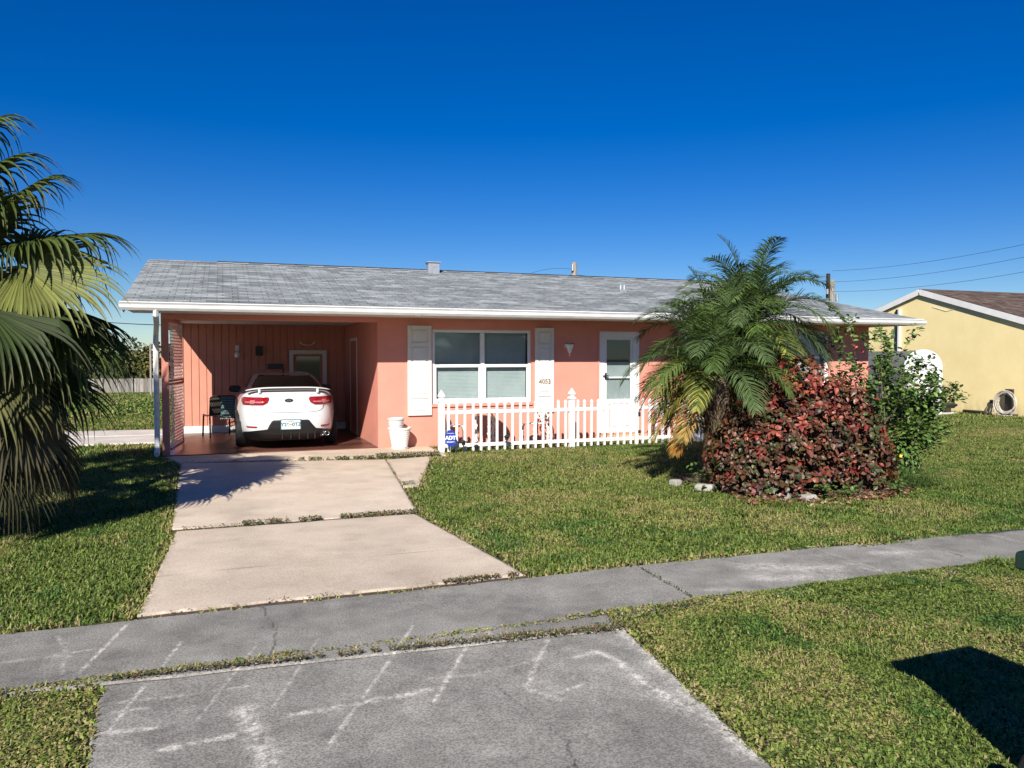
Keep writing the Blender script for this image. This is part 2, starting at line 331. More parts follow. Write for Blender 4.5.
# scratches and pale wear on the grey concrete, as (polyline, width, strength)
MARKS = [([(-0.87, 5.05), (-0.81, 4.55)], .010, .5), ([(-0.94, 5.18), (-0.82, 4.8)], .010, .5), ([(-.86, 4.86), (-.72, 4.88)], .012, .6),
 ([(-0.58, 5.25), (-0.73, 4.54)], .010, 1.0), ([(-0.25, 4.83), (-0.35, 4.38)], .009, .9), ([(-0.39, 4.27), (-0.5, 3.77)], .010, .8),
 ([(0.15, 4.61), (-0.13, 3.77)], .009, .55), ([(0.5, 4.6), (0.2, 3.78)], .009, .55), ([(1.07, 4.62), (0.39, 3.29)], .012, .7),
 ([(1.42, 4.44), (0.93, 3.57)], .015, .75), ([(1.40, 4.42), (1.47, 4.33)], .03, .5), ([(1.75, 4.11), (1.41, 3.58)], .014, .7), ([(1.4, 3.54), (1.51, 3.37)], .02, .5),
 ([(1.42, 3.43), (1.68, 3.49)], .013, .6), ([(0.27, 3.66), (0.55, 3.67), (0.93, 3.70)], .028, .95), ([(-0.27, 3.52), (0.02, 3.55)], .024, .8),
 ([(-0.52, 3.77), (-0.30, 3.74)], .018, .8), ([(-0.52, 4.09), (-.2, 4.06), (.1, 4.07)], .014, .5), ([(.95, 3.85), (1.2, 3.80), (1.6, 3.88)], .02, .45),
 ([(0.07, 3.78), (0.12, 3.5), (.14, 3.22)], .065, .75), ([(-.52, 3.66), (-.4, 3.64)], .012, .6), ([(-.5, 3.98), (-.35, 3.97)], .012, .5),
 ([(1.80, 3.83), (1.95, 3.86)], .03, .5), ([(1.94, 3.86), (1.99, 3.70), (1.98, 3.5), (2.0, 3.25), (2.03, 3.05)], .03, 1.0), ([(1.98, 3.5), (2.0, 3.0)], .08, .4),
 ([(-1.3, 4.83), (-0.85, 4.85)], .03, .35), ([(2.27, 4.1), (2.22, 3.8), (2.14, 3.3), (2.05, 2.6)], .09, .75),
 ([(4.68, 4.85), (4.74, 4.53)], .06, .3), ([(3.9, 5.0), (4.4, 4.78)], .14, .5), ([(3.7, 4.75), (4.3, 4.55)], .12, .45), ([(5.1, 5.0), (5.6, 4.9)], .07, .35), ([(3.2, 4.62), (3.5, 4.5)], .05, .3)]
def seg_d(X, Y, a, b):
    dx, dy = b[0]-a[0], b[1]-a[1]; t = np.clip(((X-a[0])*dx+(Y-a[1])*dy)/(dx*dx+dy*dy), 0, 1)
    return np.hypot(X-a[0]-t*dx, Y-a[1]-t*dy)
CRACKS = [[(1.3, 1.4), (1.22, 2.3), (1.36, 3.0), (1.28, 3.6)], [(1.30, 2.8), (.9, 2.75), (.55, 2.9)], [(5.6, 4.3), (5.75, 4.8), (5.62, 5.3)], [(.2, 4.32), (.28, 4.8), (.22, 5.33)], [(3.8, 5.3), (3.95, 5.0), (4.3, 4.9)]]
def grey_tint(X, Y, e):
    w = np.zeros_like(X); gr = fbm(X, Y, 45, 5, 3); gm = fbm(X, Y, 14, 2, 3)
    for pl, wd, st in MARKS:
        x0 = min(p[0] for p in pl)-.3; x1 = max(p[0] for p in pl)+.3; y0 = min(p[1] for p in pl)-.3; y1 = max(p[1] for p in pl)+.3
        mk = (X > x0) & (X < x1) & (Y > y0) & (Y < y1)
        if not mk.any(): continue
        xx, yy = X[mk], Y[mk]; d = np.full(xx.shape, 9.)
        for a, b in zip(pl[:-1], pl[1:]): d = np.minimum(d, seg_d(xx, yy, a, b))
        ww = wd*(.35+1.0*gm[mk]); v = st*np.clip(1.25-d/ww*.8, 0, 1)*np.clip((gr[mk]-.30)*3.2, 0.12, 1)
        w[mk] = np.maximum(w[mk], v)
    edge = np.clip(1-e/.09, 0, 1)*np.clip((fbm(X, Y, 6, 8)-.45)*3, 0, 1)*.07
    haze = np.clip((fbm(X, Y, 1.3, 21)-.47)*3, 0, .5)*np.clip((fbm(X, Y, 11, 4)-.3)*2.5, 0, 1)
    dark = 1-.22*np.clip((fbm(X, Y, 1.1, 33)-.45)*3, 0, 1)-.16*np.clip((fbm(X, Y, 7, 3)-.5)*4, 0, 1)
    crack = np.zeros_like(X)
    for pts in CRACKS:
        d = np.full(X.shape, 9.); wob = (fbm(X, Y, 16, 50, 3)-.5)*.05
        for a, b in zip(pts[:-1], pts[1:]): d = np.minimum(d, seg_d(X+wob, Y-wob, a, b))
        crack = np.maximum(crack, np.clip(1.3-d/.006, 0, 1)*np.clip((fbm(X, Y, 4, 60)-.30)*5, .2, 1))
    spots = np.clip((vnoise(X, Y, 70, 3, 9)-.90)*14, 0, 1)*.35+np.clip((vnoise(X, Y, 48, 13, 5)-.93)*14, 0, 1)*.4
    dark = dark*(1-.62*crack)*(1-spots)
    w = np.clip(np.maximum(w, edge)+haze*.28, 0, 1)[..., None]
    base = np.stack([dark, dark, dark*1.0], -1)
    return base*(1-w)+np.array([2.35, 2.32, 2.28])*w
def beige_tint(X, Y, e):
    d = 1-.16*np.clip((fbm(X, Y, .9, 3)-.45)*4, 0, 1)-.10*np.clip((fbm(X, Y, 4.5, 13)-.5)*4, 0, 1)
    ed = 1-.42*np.clip(1-e/.035, 0, 1)*np.clip((fbm(X, Y, 8, 8)-.25)*3, 0, 1)
    # tyre tracks and the tooled line across the lower slab
    tr = 1-.10*np.exp(-((X-.15)/.16)**2)-.10*np.exp(-((X-1.35)/.16)**2)*(fbm(X, Y, 5, 3))
    ln = 1-.35*np.exp(-((Y-(6.32+.02*np.sin(X*2)))/.008)**2)+.18*np.exp(-((Y-6.345)/.012)**2)*np.clip((X-1.0)*2, 0, 1)
    red = np.clip((Y-7.2)/5, 0, 1)*.06
    v = d*ed*tr*np.where((Y < 7.9), ln, 1)
    lo = np.where(Y < 7.93, .90, 1.0)
    return np.stack([v*(lo+.02)*1.14, v*(lo-red*.5)*1.13, v*(lo-red)*1.13], -1)
def floor_tint(X, Y, e):
    # painted carport floor, worn back to bare beige concrete at its front edge
    v = 1-.45*np.clip((fbm(X, Y*2.2, 1.6, 3)-.5)*5, 0, 1)
    return np.stack([v, v, v], -1)
slabs('sidewalk', [([(-1.6, 4.425), (2.985, 4.085), (3.05, 5.36), (-1.6, 5.33)], .013), ([(2.995, 4.37), (4.72, 4.36), (4.74, 5.33), (3.06, 5.36)], .016),
                   ([(4.73, 4.36), (6.6, 4.30), (6.62, 5.24), (4.75, 5.33)], .018)]
      + [([(6.61+i*1.8, 4.30-i*.03), (8.4+i*1.8, 4.27-i*.03), (8.4+i*1.8, 5.21-i*.03), (6.63+i*1.8, 5.24-i*.03)], .09) for i in range(10)]
      + [([(-3.4-i*1.8, 4.3), (-1.61-i*1.8, 4.3), (-1.61-i*1.8, 5.33), (-3.4-i*1.8, 5.33)], .09) for i in range(8)], M['greyconc'], grey_tint)
slabs('driveway_apron', [([(-.40, 1.35), (1.90, 1.35), (2.27, 4.122), (-.60, 4.334)], .012)], M['greyconc'], grey_tint, z=-.004)
slabs('driveway', [([(-.53, 5.40), (2.12, 5.40), (1.86, 7.90), (-.43, 7.90)], .025), ([(-.48, 7.99), (1.90, 7.96), (2.42, 12.30), (-.64, 12.95)], .03),
                   ([(2.118, 9.64), (2.32, 9.66), (3.2, 12.42), (2.437, 12.29)], .03),
                   ([(-.66, 13.0), (3.48, 12.47), (3.52, 13.88), (-.95, 13.9)], .03)], M['concrete'], beige_tint, z=.012)
slabs('floor', [([(-.96, 13.905), (2.59, 13.885), (2.59, 17.9), (-.96, 17.9)], .04)], M['floorpaint'], floor_tint, z=.022)
slabs('patio', [([(-5.2, 16.4), (-1.15, 16.3), (-1.15, 17.8), (-5.2, 17.9)], .1), ([(-5.3, 18.0), (-1.15, 17.9), (-1.15, 19.3), (-5.0, 19.5)], .1)], M['patio'], lambda X, Y, e: np.ones(X.shape+(3,))*(1-.3*np.clip((fbm(X, Y, 2)-.5)*4, 0, 1))[..., None], z=.01)
js = MB().prism([(-.60, 4.30), (2.27, 4.09), (2.30, 4.16), (-.60, 4.37)], -.06, -.012).prism([(-.53, 5.32), (2.12, 5.34), (2.12, 5.42), (-.53, 5.42)], -.06, -.003).prism([(-.47, 7.88), (1.90, 7.88), (1.90, 8.0), (-.47, 8.0)], -.06, .004)
tag(js.build('joint_soil', M['mulch']), kind='structure')
rd = MB(); rd.add([(-80, -7, -.012), (90, -7, -.012), (90, 1.0, -.012), (-80, 1.0, -.012)], [(0, 1, 2, 3)])
tag(rd.build('road', M['asphalt']), kind='structure')
kb = MB(); kb.box(-80, -.6, 1.0, 1.3, -.1, .03).box(2.18, 90, 1.0, 1.3, -.1, .03).box(-.59, 2.17, 1.0, 1.33, -.1, -.002)
tag(kb.build('kerb', M['patio'], bevel=.02), kind='structure')
bd = MB(); bd.prism([(5.6, 8.7), (5.72, 8.1), (6.25, 7.35), (7.2, 7.2), (8.0, 7.25), (8.6, 7.8), (8.5, 8.6), (8.0, 9.1), (6.4, 9.3), (5.8, 9.2)], -.05, .012)
tag(bd.build('planting_bed', M['mulch']), kind='structure')

# ================================================================= THE PINK HOUSE
HX0, HX1, HY0, HY1 = 2.59, 13.92, 13.88, 21.3
CX0 = -.95; CB = 17.9
house = thing('pink_house', 'pink stucco single-storey house with grey shingle roof and a carport at its left end', 'house', (6.5, 13.88, 0))
def wall_y(mb, x0, x1, y0, y1, z0, z1, holes):
    """wall slab along X with rectangular holes (x0,x1,z0,z1)"""
    xs = sorted({x0, x1, *[h[0] for h in holes], *[h[1] for h in holes]})
    for a, b in zip(xs[:-1], xs[1:]):
        hs = [h for h in holes if h[0] <= a+1e-6 and h[1] >= b-1e-6]
        if not hs: mb.box(a, b, y0, y1, z0, z1)
        else:
            h = hs[0]
            if h[2] > z0: mb.box(a, b, y0, y1, z0, h[2])
            mb.box(a, b, y0, y1, h[3], z1)
W1 = (3.60, 5.56, .78, 2.16); DR = (7.02, 7.94, .12, 2.16); W2 = (11.15, 12.78, 1.03, 2.22)
w = MB(); wall_y(w, HX0, HX1, HY0, HY0+.2, -.1, 2.40, [W1, DR, W2])
w.box(HX0, HX0+.2, HY0+.2, CB, -.1, 2.40); w.box(HX1-.2, HX1, HY0+.2, HY1, -.1, 2.40); w.box(CX0, HX1-.2, HY1-.2, HY1, -.1, 2.40)
w.build('wall', M['stucco'], house)
# grooved board wall at the back of the carport
sd = MB(); D2 = (1.44, 2.10, .05, 1.74); x = CX0
xs = [CX0]; step = .152
while xs[-1]+step < HX0: xs.append(xs[-1]+step)
xs.append(HX0)
for a, b in zip(xs[:-1], xs[1:]):
    a += .006; b -= .006
    if b-a < .02: continue
    for lo, hi in ([(.17, 2.40)] if (b < 1.38 or a > 2.17) else [(1.80, 2.40)]):
        sd.box(a, b, CB, CB+.02, lo, hi)
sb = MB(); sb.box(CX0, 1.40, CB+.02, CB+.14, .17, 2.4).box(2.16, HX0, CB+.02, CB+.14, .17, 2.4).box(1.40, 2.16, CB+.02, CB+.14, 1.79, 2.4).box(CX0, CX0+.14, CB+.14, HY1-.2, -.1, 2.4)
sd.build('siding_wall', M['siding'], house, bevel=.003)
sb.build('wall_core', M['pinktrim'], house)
MB().box(CX0-.01, 1.38, CB-.03, CB+.15, -.1, .168).box(2.18, HX0, CB-.03, CB+.15, -.1, .168).build('footing', M['shutter'], house)
# soffit, ceiling, beam
MB().box(-1.36, 14.44, 13.0, 13.88, 2.36, 2.372).box(CX0, 14.44, 13.881, 22.2, 2.36, 2.372).build('soffit', M['soffit'], house)
q_ = MB()
for y0_, z0_, y1_, z1_ in ((13.0, 2.44, 17.6, 3.59), (22.2, 2.44, 17.6, 3.59)): q_.bar((-1.17, y0_, z0_), (-1.17, y1_, z1_), .44, .012)
q_.build('rake_soffit', M['soffit'], house)
MB().box(CX0, HX0-.002, 13.80, 13.98, 2.27, 2.358).box(CX0, CX0+.12, 13.982, CB-.002, 2.27, 2.358).build('beam', M['stucco'], house)
# roof: gable at the carport end, small hip at the far end
ex0, ex1, ey0, ey1, ez = -1.43, 14.50, 12.93, 22.27, 2.475; ry, rz, rx1 = 17.6, 3.645, 12.95
def roof_mesh():
    bm = bmesh.new(); uvl = bm.loops.layers.uv.new('UVMap')
    sl = math.hypot(ry-ey0, rz-ez)
    def face(pts, uvs):
        f = bm.faces.new([bm.verts.new((a-6.5, b-13.88, c)) for a, b, c in pts])
        for lp, uv in zip(f.loops, uvs): lp[uvl].uv = uv
    face([(ex0, ey0, ez), (ex1, ey0, ez), (rx1, ry, rz), (ex0, ry, rz)], [(ex0, 0), (ex1, 0), (rx1, sl), (ex0, sl)])
    face([(ex1, ey1, ez), (ex0, ey1, ez), (ex0, ry, rz), (rx1, ry, rz)], [(ex1+30, 0), (ex0+30, 0), (ex0+30, sl), (rx1+30, sl)])
    face([(ex1, ey0, ez), (ex1, ey1, ez), (rx1, ry, rz)], [(60, 0), (60+ey1-ey0, 0), (60+ry-ey0, math.hypot(ex1-rx1, rz-ez))])
    t = -.03
    for p, q in (((ex0, ey0, ez), (ex1, ey0, ez)), ((ex1, ey0, ez), (ex1, ey1, ez)), ((ex1, ey1, ez), (ex0, ey1, ez)), ((ex0, ey1, ez), (ex0, ry, rz)), ((ex0, ry, rz), (ex0, ey0, ez))):
        q_ = Vector(q); p_ = Vector(p)
        face([p_+V(0, 0, t), q_+V(0, 0, t), q_, p_], [(p_.x, 0), (q_.x+.1, 0), (q_.x+.1, .03), (p_.x, .03)])
    me = bpy.data.meshes.new('roof'); bm.to_mesh(me); bm.free(); me.materials.append(M['shingle'])
    o = bpy.data.objects.new('roof', me); COL.objects.link(o); o.parent = house; return o
roof = roof_mesh(); roof['_o'] = house['_o']
rc = MB()
n = 46
for i in range(n):                                                   # overlapping cap tabs along the ridge
    a = ex0+.02+(rx1-ex0-.02)*i/n; b = ex0+(rx1-ex0)*(i+1.25)/n; h = .012
    rc.add([(a, ry-.14, rz-.035+.004), (b, ry-.14, rz-.035+h), (b, ry, rz+.006+h), (a, ry, rz+.010), (b, ry+.14, rz-.035+h), (a, ry+.14, rz-.031)],
           [(0, 1, 2, 3), (3, 2, 4, 5)], random.choice([(.5, .52, .54), (.38, .40, .42), (.3, .32, .34)]))
M['capsh'] = mat('ridge_cap', (.42, .42, .42), (.6, .6, .6), .9, 20, attr='tint', bump=.4, bscale=90)
rc.build('ridge_cap', M['capsh'], roof)
MB().box(-.1, rx1-.1, ry-.012, ry+.05, rz+.018, rz+.032).build('ridge_vent', M['dark'], roof)
MB().box(ex0+.015, ex1-.015, ey0+.02, ey0+.045, 2.362, 2.444).box(ex1-.05, ex1-.022, ey0+.046, ey1-.03, 2.352, 2.443).box(ex0+.012, ex1-.06, ey1-.05, ey1-.02, 2.352, 2.443).build('fascia', M['white'], house)
# gable end: sloping barge boards and the stucco triangle
g = MB()
for s, yy in ((1, ey0+.05), (-1, ey1-.05)):
    a = (ex0+.02, yy, ez-.105+.012); b = (ex0+.02, ry, rz-.10); g.bar(a, b, .025, .13)
g.build('barge_board', M['white'], house)
gt = MB(); gt.add([(CX0, HY0-.1, 2.374), (CX0, HY1, 2.374), (CX0, HY1, 2.60), (CX0, ry, 3.55), (CX0, HY0-.1, 2.62)], [(0, 4, 3, 2, 1)]); gt.build('gable_wall', M['stucco'], house)
# gutter: rounded trough with a lip
gm = MB(); gp = [(0, 0), (-.004, -.055), (-.03, -.095), (-.085, -.10), (-.112, -.062), (-.118, -.012), (-.126, .0), (-.116, .004), (-.108, -.012), (-.10, -.06), (-.08, -.088), (-.03, -.085), (-.012, -.05), (-.008, 0)]
def extr(mb, prof, x0, x1, y, z):
    n = len(prof); mb.add([(x, y+a, z+b) for x in (x0, x1) for a, b in prof], [tuple(range(n)), tuple(range(2*n-1, n-1, -1))]+[(i, i+n, (i+1) % n+n, (i+1) % n) for i in range(n)])
segs = [ex0-.02, 3.1, 8.9, ex1+.01]
for a, b in zip(segs[:-1], segs[1:]): extr(gm, gp, a, b-.004, ey0+.018, 2.452)
for a, b in zip(segs[:-1], segs[1:]): gm.box(a, b-.003, ey0-.02, ey0+.016, 2.468, 2.486)
gut = gm.build('gutter', M['gutter'], house)
for x in segs[1:-1]:
    c = MB(); extr(c, [(p[0]*1.06+.002, p[1]*1.06-.002) for p in gp], x-.05, x+.05, ey0+.016, 2.454); c.build('joiner', M['gutter'], gut)
ds = MB(); ds.tube([(-.955, ey0-.04, 2.38), (-.955, ey0-.03, 2.29), (-.975, 13.3, 2.17), (-1.02, 13.76, 2.02), (-1.03, 13.83, 1.88), (-1.03, 13.84, .22), (-1.03, 13.80, .12), (-1.03, 13.68, .07)], .045, 6)
ds.build('downspout', M['gutter'], house, bevel=.004)
# carport post and lattice
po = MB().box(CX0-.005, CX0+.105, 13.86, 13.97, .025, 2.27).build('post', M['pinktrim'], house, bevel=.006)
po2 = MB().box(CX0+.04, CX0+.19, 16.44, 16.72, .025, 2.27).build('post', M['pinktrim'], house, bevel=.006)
def lattice(z0, z1, A, B):
    # diagonal slats between the plan points A and B, in two thin layers
    m_ = MB(); A_, B_ = np.array(A), np.array(B); Ln = float(np.hypot(*(B_-A_))); u = (B_-A_)/Ln; nx_ = (u[1], -u[0])
    P = lambda s, z, k: (A_[0]+u[0]*s+nx_[0]*k, A_[1]+u[1]*s+nx_[1]*k, z)
    for layer, sgn in ((0, 1), (1, -1)):
        c = -3.0
        while c < 6:
            pts = [(s, sgn*s+c) for s in (0, Ln) if z0 <= sgn*s+c <= z1]+[((z-c)*sgn, z) for z in (z0, z1) if 0 < (z-c)*sgn < Ln]
            if len(pts) >= 2 and math.hypot(pts[0][0]-pts[-1][0], pts[0][1]-pts[-1][1]) > .06:
                m_.bar(P(*pts[0], layer*.0035), P(*pts[-1], layer*.0035), .027, .003, (nx_[0], nx_[1], 0))
            c += .105
    f = m_.build('lattice_panel', M['lattice'], house)
    for zz in (z0, z1): MB().bar(P(0, zz, .002), P(Ln, zz, .002), .03, .035).build('rail', M['pinktrim'], f)
for a, b in ((.12, 1.20), (1.25, 2.24)):
    lattice(a, b, (CX0+.118, 13.975), (-.70, 15.2)); lattice(a, b, (-.70, 15.23), (-.765, 16.43))
# windows
def window(x0, x1, z0, z1, y, cols=2, rows=2):
    f = MB(); d0, d1 = y+.03, y+.09
    t = .055
    f.box(x0, x1, d0, d1, z1-t, z1).box(x0, x1, d0, d1, z0, z0+t).box(x0, x0+t, d0, d1, z0+t, z1-t).box(x1-t, x1, d0, d1, z0+t, z1-t)
    xm = (x0+x1)/2; zm = z0+(z1-z0)*.51
    f.box(xm-.04, xm+.04, d0-.004, d1, z0+t, z1-t)
    fr = f.build('window', M['vinyl'], house, bevel=.006)
    s = MB()
    for a, b in ((x0+t, xm-.045), (xm+.045, x1-t)):
        s.box(a, b, d0+.008, d1-.01, zm-.028, zm+.028)
        s.box(a, b, d0+.006, d1-.012, z0+t, z0+t+.035).box(a, a+.028, d0+.006, d1-.012, z0+t+.036, zm-.029).box(b-.028, b, d0+.006, d1-.012, z0+t+.036, zm-.029)
    s.build('sash', M['vinyl'], fr, bevel=.004)
    g_ = MB()
    for a, b in ((x0+t, xm-.046), (xm+.046, x1-t)):
        g_.box(a, b, d1-.024, d1-.019, zm+.029, z1-t); g_.box(a+.029, b-.029, d1-.036, d1-.031, z0+t+.036, zm-.029)
    g_.build('pane', M['pane'], fr)
    bl = MB()
    for a, b in ((x0+.07, xm-.02), (xm+.02, x1-.07)):
        z = z0+.06
        while z < z1-.05:
            bl.add([(a, d1+.045, z), (b, d1+.045, z), (b, d1+.052, z+.024), (a, d1+.052, z+.024), (a, d1+.046, z+.002), (b, d1+.046, z+.002), (b, d1+.053, z+.026), (a, d1+.053, z+.026)], [(0, 1, 2, 3), (4, 7, 6, 5)])
            z += .026
        bl.box(a, b, d1+.09, d1+.095, z0+.02, z1-.02)
    bl.build('blind', M['blind'], fr)
    MB().box(x0-.02, x1+.02, y-.035, y+.028, z0-.055, z0-.002).build('sill', M['stucco'], fr, bevel=.006)
def glass_mat():
    m = bpy.data.materials.new('window_glass'); m.use_nodes = True; nt = m.node_tree; nt.nodes.clear(); L = nt.links
    o = nt.nodes.new('ShaderNodeOutputMaterial'); a = nt.nodes.new('ShaderNodeBsdfTransparent'); a.inputs[0].default_value = (.86, .90, .90, 1)
    b = nt.nodes.new('ShaderNodeBsdfGlossy'); b.inputs['Roughness'].default_value = .02; b.inputs[0].default_value = (.9, .95, 1, 1)
    x = nt.nodes.new('ShaderNodeMixShader'); x.inputs[0].default_value = .045; L.new(a.outputs[0], x.inputs[1]); L.new(b.outputs[0], x.inputs[2]); L.new(x.outputs[0], o.inputs[0]); return m
M['pane'] = glass_mat()
window(*W1, HY0); window(*W2, HY0)
MB().box(3.2, 6.3, 14.09, 14.3, .3, 2.35).build('interior', M['darkshade'], house); MB().box(10.8, 13.1, 14.09, 14.3, .6, 2.35).build('interior', M['darkshade'], house)
# shutters
def shutter(x0, x1, z0, z1, numbered=False):
    s = MB(); y = HY0; fw = .05
    s.box(x0, x1, y-.030, y-.002, z0, z1)
    zc = [z0+.04, z0+.34, z1-.34, z1-.04]
    s2 = s
    s.box(x0, x0+.065, y-.045, y-.031, z0, z1).box(x1-.065, x1, y-.045, y-.031, z0, z1)
    for a, b in ((z0, z0+.06), (z0+.31, z0+.37), (z1-.37, z1-.31), (z1-.06, z1)): s.box(x0+.066, x1-.066, y-.045, y-.031, a, b)
    for a, b in ((z0+.09, z0+.28), (z0+.40, z1-.40), (z1-.28, z1-.09)): s.box(x0+.10, x1-.10, y-.041, y-.031, a, b)
    o = s.build('shutter', M['shutter'], house, bevel=.004)
    if numbered:
        text_mesh('4053', .125, M['number'], 'house_number', o, ((x0+x1)/2-6.5, y-.047-13.88, 1.175), (R(90), 0, 0), .004, .002)
shutter(3.13, 3.575, .58, 2.22); shutter(5.63, 6.02, .58, 2.21, True)
# front storm door in a pink recess
f = MB().box(7.02, 7.15, HY0+.02, HY0+.12, .12, 2.16).box(7.79, 7.94, HY0+.02, HY0+.12, .12, 2.16).box(7.15, 7.79, HY0+.02, HY0+.12, 2.035, 2.16)
door = f.build('door', M['vinyl'], house, bevel=.005)
d = MB().box(7.152, 7.20, HY0+.03, HY0+.07, .125, 2.032).box(7.74, 7.788, HY0+.03, HY0+.07, .125, 2.032).box(7.20, 7.74, HY0+.03, HY0+.07, 1.995, 2.032).box(7.20, 7.74, HY0+.03, HY0+.07, .125, .80).box(7.20, 7.74, HY0+.032, HY0+.066, 1.22, 1.25)
d.build('storm_door', M['vinyl'], door, bevel=.004)
kp = MB().box(7.25, 7.69, HY0+.022, HY0+.029, .25, .262).box(7.25, 7.69, HY0+.022, HY0+.029, .70, .712).box(7.25, 7.262, HY0+.022, HY0+.029, .263, .699).box(7.678, 7.69, HY0+.022, HY0+.029, .263, .699); kp.build('kick_panel', M['pinktrim'], door)
MB().box(7.20, 7.74, HY0+.05, HY0+.055, .80, 1.995).build('pane', M['pane'], door)
MB().box(7.2, 7.74, HY0+.085, HY0+.10, .125, 1.55).build('inner_panel', M['screen'], door); MB().box(7.2, 7.74, HY0+.085, HY0+.10, 1.55, 2.02).build('upper_shade_panel', M['darkshade'], door)  # dark upper panel paints in the shade over the top of the door glass
h = MB(); h.tube([(7.10, HY0+.0, 1.27), (7.16, HY0-.02, 1.275), (7.22, HY0-.01, 1.27)], .012, 6).box(7.155, 7.185, HY0+.005, HY0+.03, 1.20, 1.33); h.build('handle', M['dark'], door)
MB().box(6.98, 7.018, HY0-.012, HY0+.1, .1, 2.20).box(7.942, 7.98, HY0-.012, HY0+.1, .1, 2.20).box(7.018, 7.942, HY0-.012, HY0+.1, 2.162, 2.20).build('recess_trim', M['stucco'], door)
MB().box(6.82, 8.12, HY0-.42, HY0-.002, 0, .115).build('step', M['tan'], house, bevel=.01)
# lamp beside the door
l = MB(); l.lathe([(0, .0), (.05, .005), (.055, .02), (.02, .03)], 16, (0, 0, 0))
lm = MB(); cx, cz, cy = 6.31, 1.86, HY0
lm.box(cx-.055, cx+.055, cy-.025, cy-.002, cz-.03, cz+.06); lm.tube([(cx, cy-.02, cz), (cx, cy-.10, cz-.01)], .018, 8)
lamp = lm.build('wall_lamp', M['white'], house, bevel=.004)
lm = MB(); lm.lathe([(.0, .0), (.03, 0), (.045, .06), (.075, .14), (.078, .16), (.0, .17)], 14, (cx, cy-.13, cz-.13)); lm.build('lamp_shade', M['antique'], lamp, smooth=True)
MB().tube([(cx, cy-.13, cz-.13), (cx, cy-.13, cz-.20)], .012, 6).build('finial', M['white'], lamp)
MB().box(cx-.10, cx+.10, cy-.14, cy-.12, cz+.045, cz+.055).build('crossbar', M['dark'], lamp)
# back wall of the carport: service door, lamp, meter box, small board
f = MB().box(1.37, 1.455, CB-.035, CB+.06, .02, 1.80).box(2.09, 2.18, CB-.035, CB+.06, .02, 1.80).box(1.455, 2.09, CB-.035, CB+.06, 1.71, 1.80)
bd_ = f.build('back_door', M['white'], house, bevel=.004)
MB().box(1.457, 2.088, CB, CB+.04, .02, 1.708).build('door_leaf', M['pinktrim'], bd_); MB().box(1.52, 2.03, CB-.008, CB-.002, 1.02, 1.66).build('pane', M['glassdark'], bd_)
lm = MB().box(.24, .32, CB-.03, CB-.002, 1.78, 1.90); lm.tube([(.28, CB-.03, 1.82), (.28, CB-.10, 1.82), (.28, CB-.10, 1.76)], .012, 6); q = lm.build('carport_lamp', M['white'], house)
lm = MB(); lm.lathe([(0, 0), (.05, .0), (.06, .07), (.03, .12), (0, .13)], 12, (.28, CB-.10, 1.64)); lm.build('lamp_globe', M['antique'], q, smooth=True)
MB().box(.66, .80, CB-.08, CB-.002, 1.68, 1.88).build('meter_box', M['dark'], house, bevel=.01)
MB().box(.90, 1.24, CB-.03, CB-.002, 1.38, 1.50).build('wall_plaque', M['bronze'], house, bevel=.004)
MB().tube([(1.6+.16*math.cos(a)+.16, CB-.02, 2.0+.09*math.sin(a)) for a in np.linspace(PI, 2*PI, 9)], .01, 6).build('wall_hook', M['antique'], house)
MB().box(HX0-.012, HX0-.002, 17.0, 17.06, .03, 2.05).box(HX0-.012, HX0-.002, 16.15, 16.21, .03, 2.05).box(HX0-.012, HX0-.002, 16.21, 17.0, 1.99, 2.05).build('side_door_frame', M['white'], house)
MB().box(HX0-.009, HX0-.001, 16.215, 16.995, .03, 1.985).build('side_door', M['pinktrim'], house)
# roof fittings
v = MB().box(4.40, 4.66, 17.28, 17.52, 3.56, 3.80); v.box(4.37, 4.69, 17.25, 17.55, 3.80, 3.825); vv = v.build('roof_vent', M['metal'], roof, bevel=.008)
v = MB(); v.box(8.32, 8.48, 15.45, 15.62, 3.05, 3.16); v.tube([(8.36, 15.5, 3.1), (8.36, 15.5, 3.26)], .03, 8).tube([(8.45, 15.5, 3.1), (8.45, 15.5, 3.26)], .03, 8); v.build('vent_pipe', M['metal'], roof)

# ================================================================= THE YELLOW HOUSE NEXT DOOR
NX = 20.7
nh = thing('yellow_house', 'pale yellow stucco neighbouring house with white rake board and brown shingle roof', 'house', (NX, 18.5, 0)); nb = MB()
nb.add([(NX, 13.9, -.1), (NX, 23.2, -.1), (NX, 23.2, 2.20), (NX, 18.55, 3.64), (NX, 13.9, 2.20)], [(0, 4, 3, 2, 1)])
nb.add([(32, 13.9, -.1), (32, 23.2, -.1), (32, 23.2, 2.20), (32, 18.55, 3.64), (32, 13.9, 2.20)], [(0, 1, 2, 3, 4)])
nb.add([(NX, 13.9, -.1), (32, 13.9, -.1), (32, 13.9, 2.2), (NX, 13.9, 2.2), (NX, 23.2, -.1), (32, 23.2, -.1), (32, 23.2, 2.2), (NX, 23.2, 2.2)], [(0, 1, 2, 3), (5, 4, 7, 6)])
nb.build('wall', M['yellowwall'], nh)
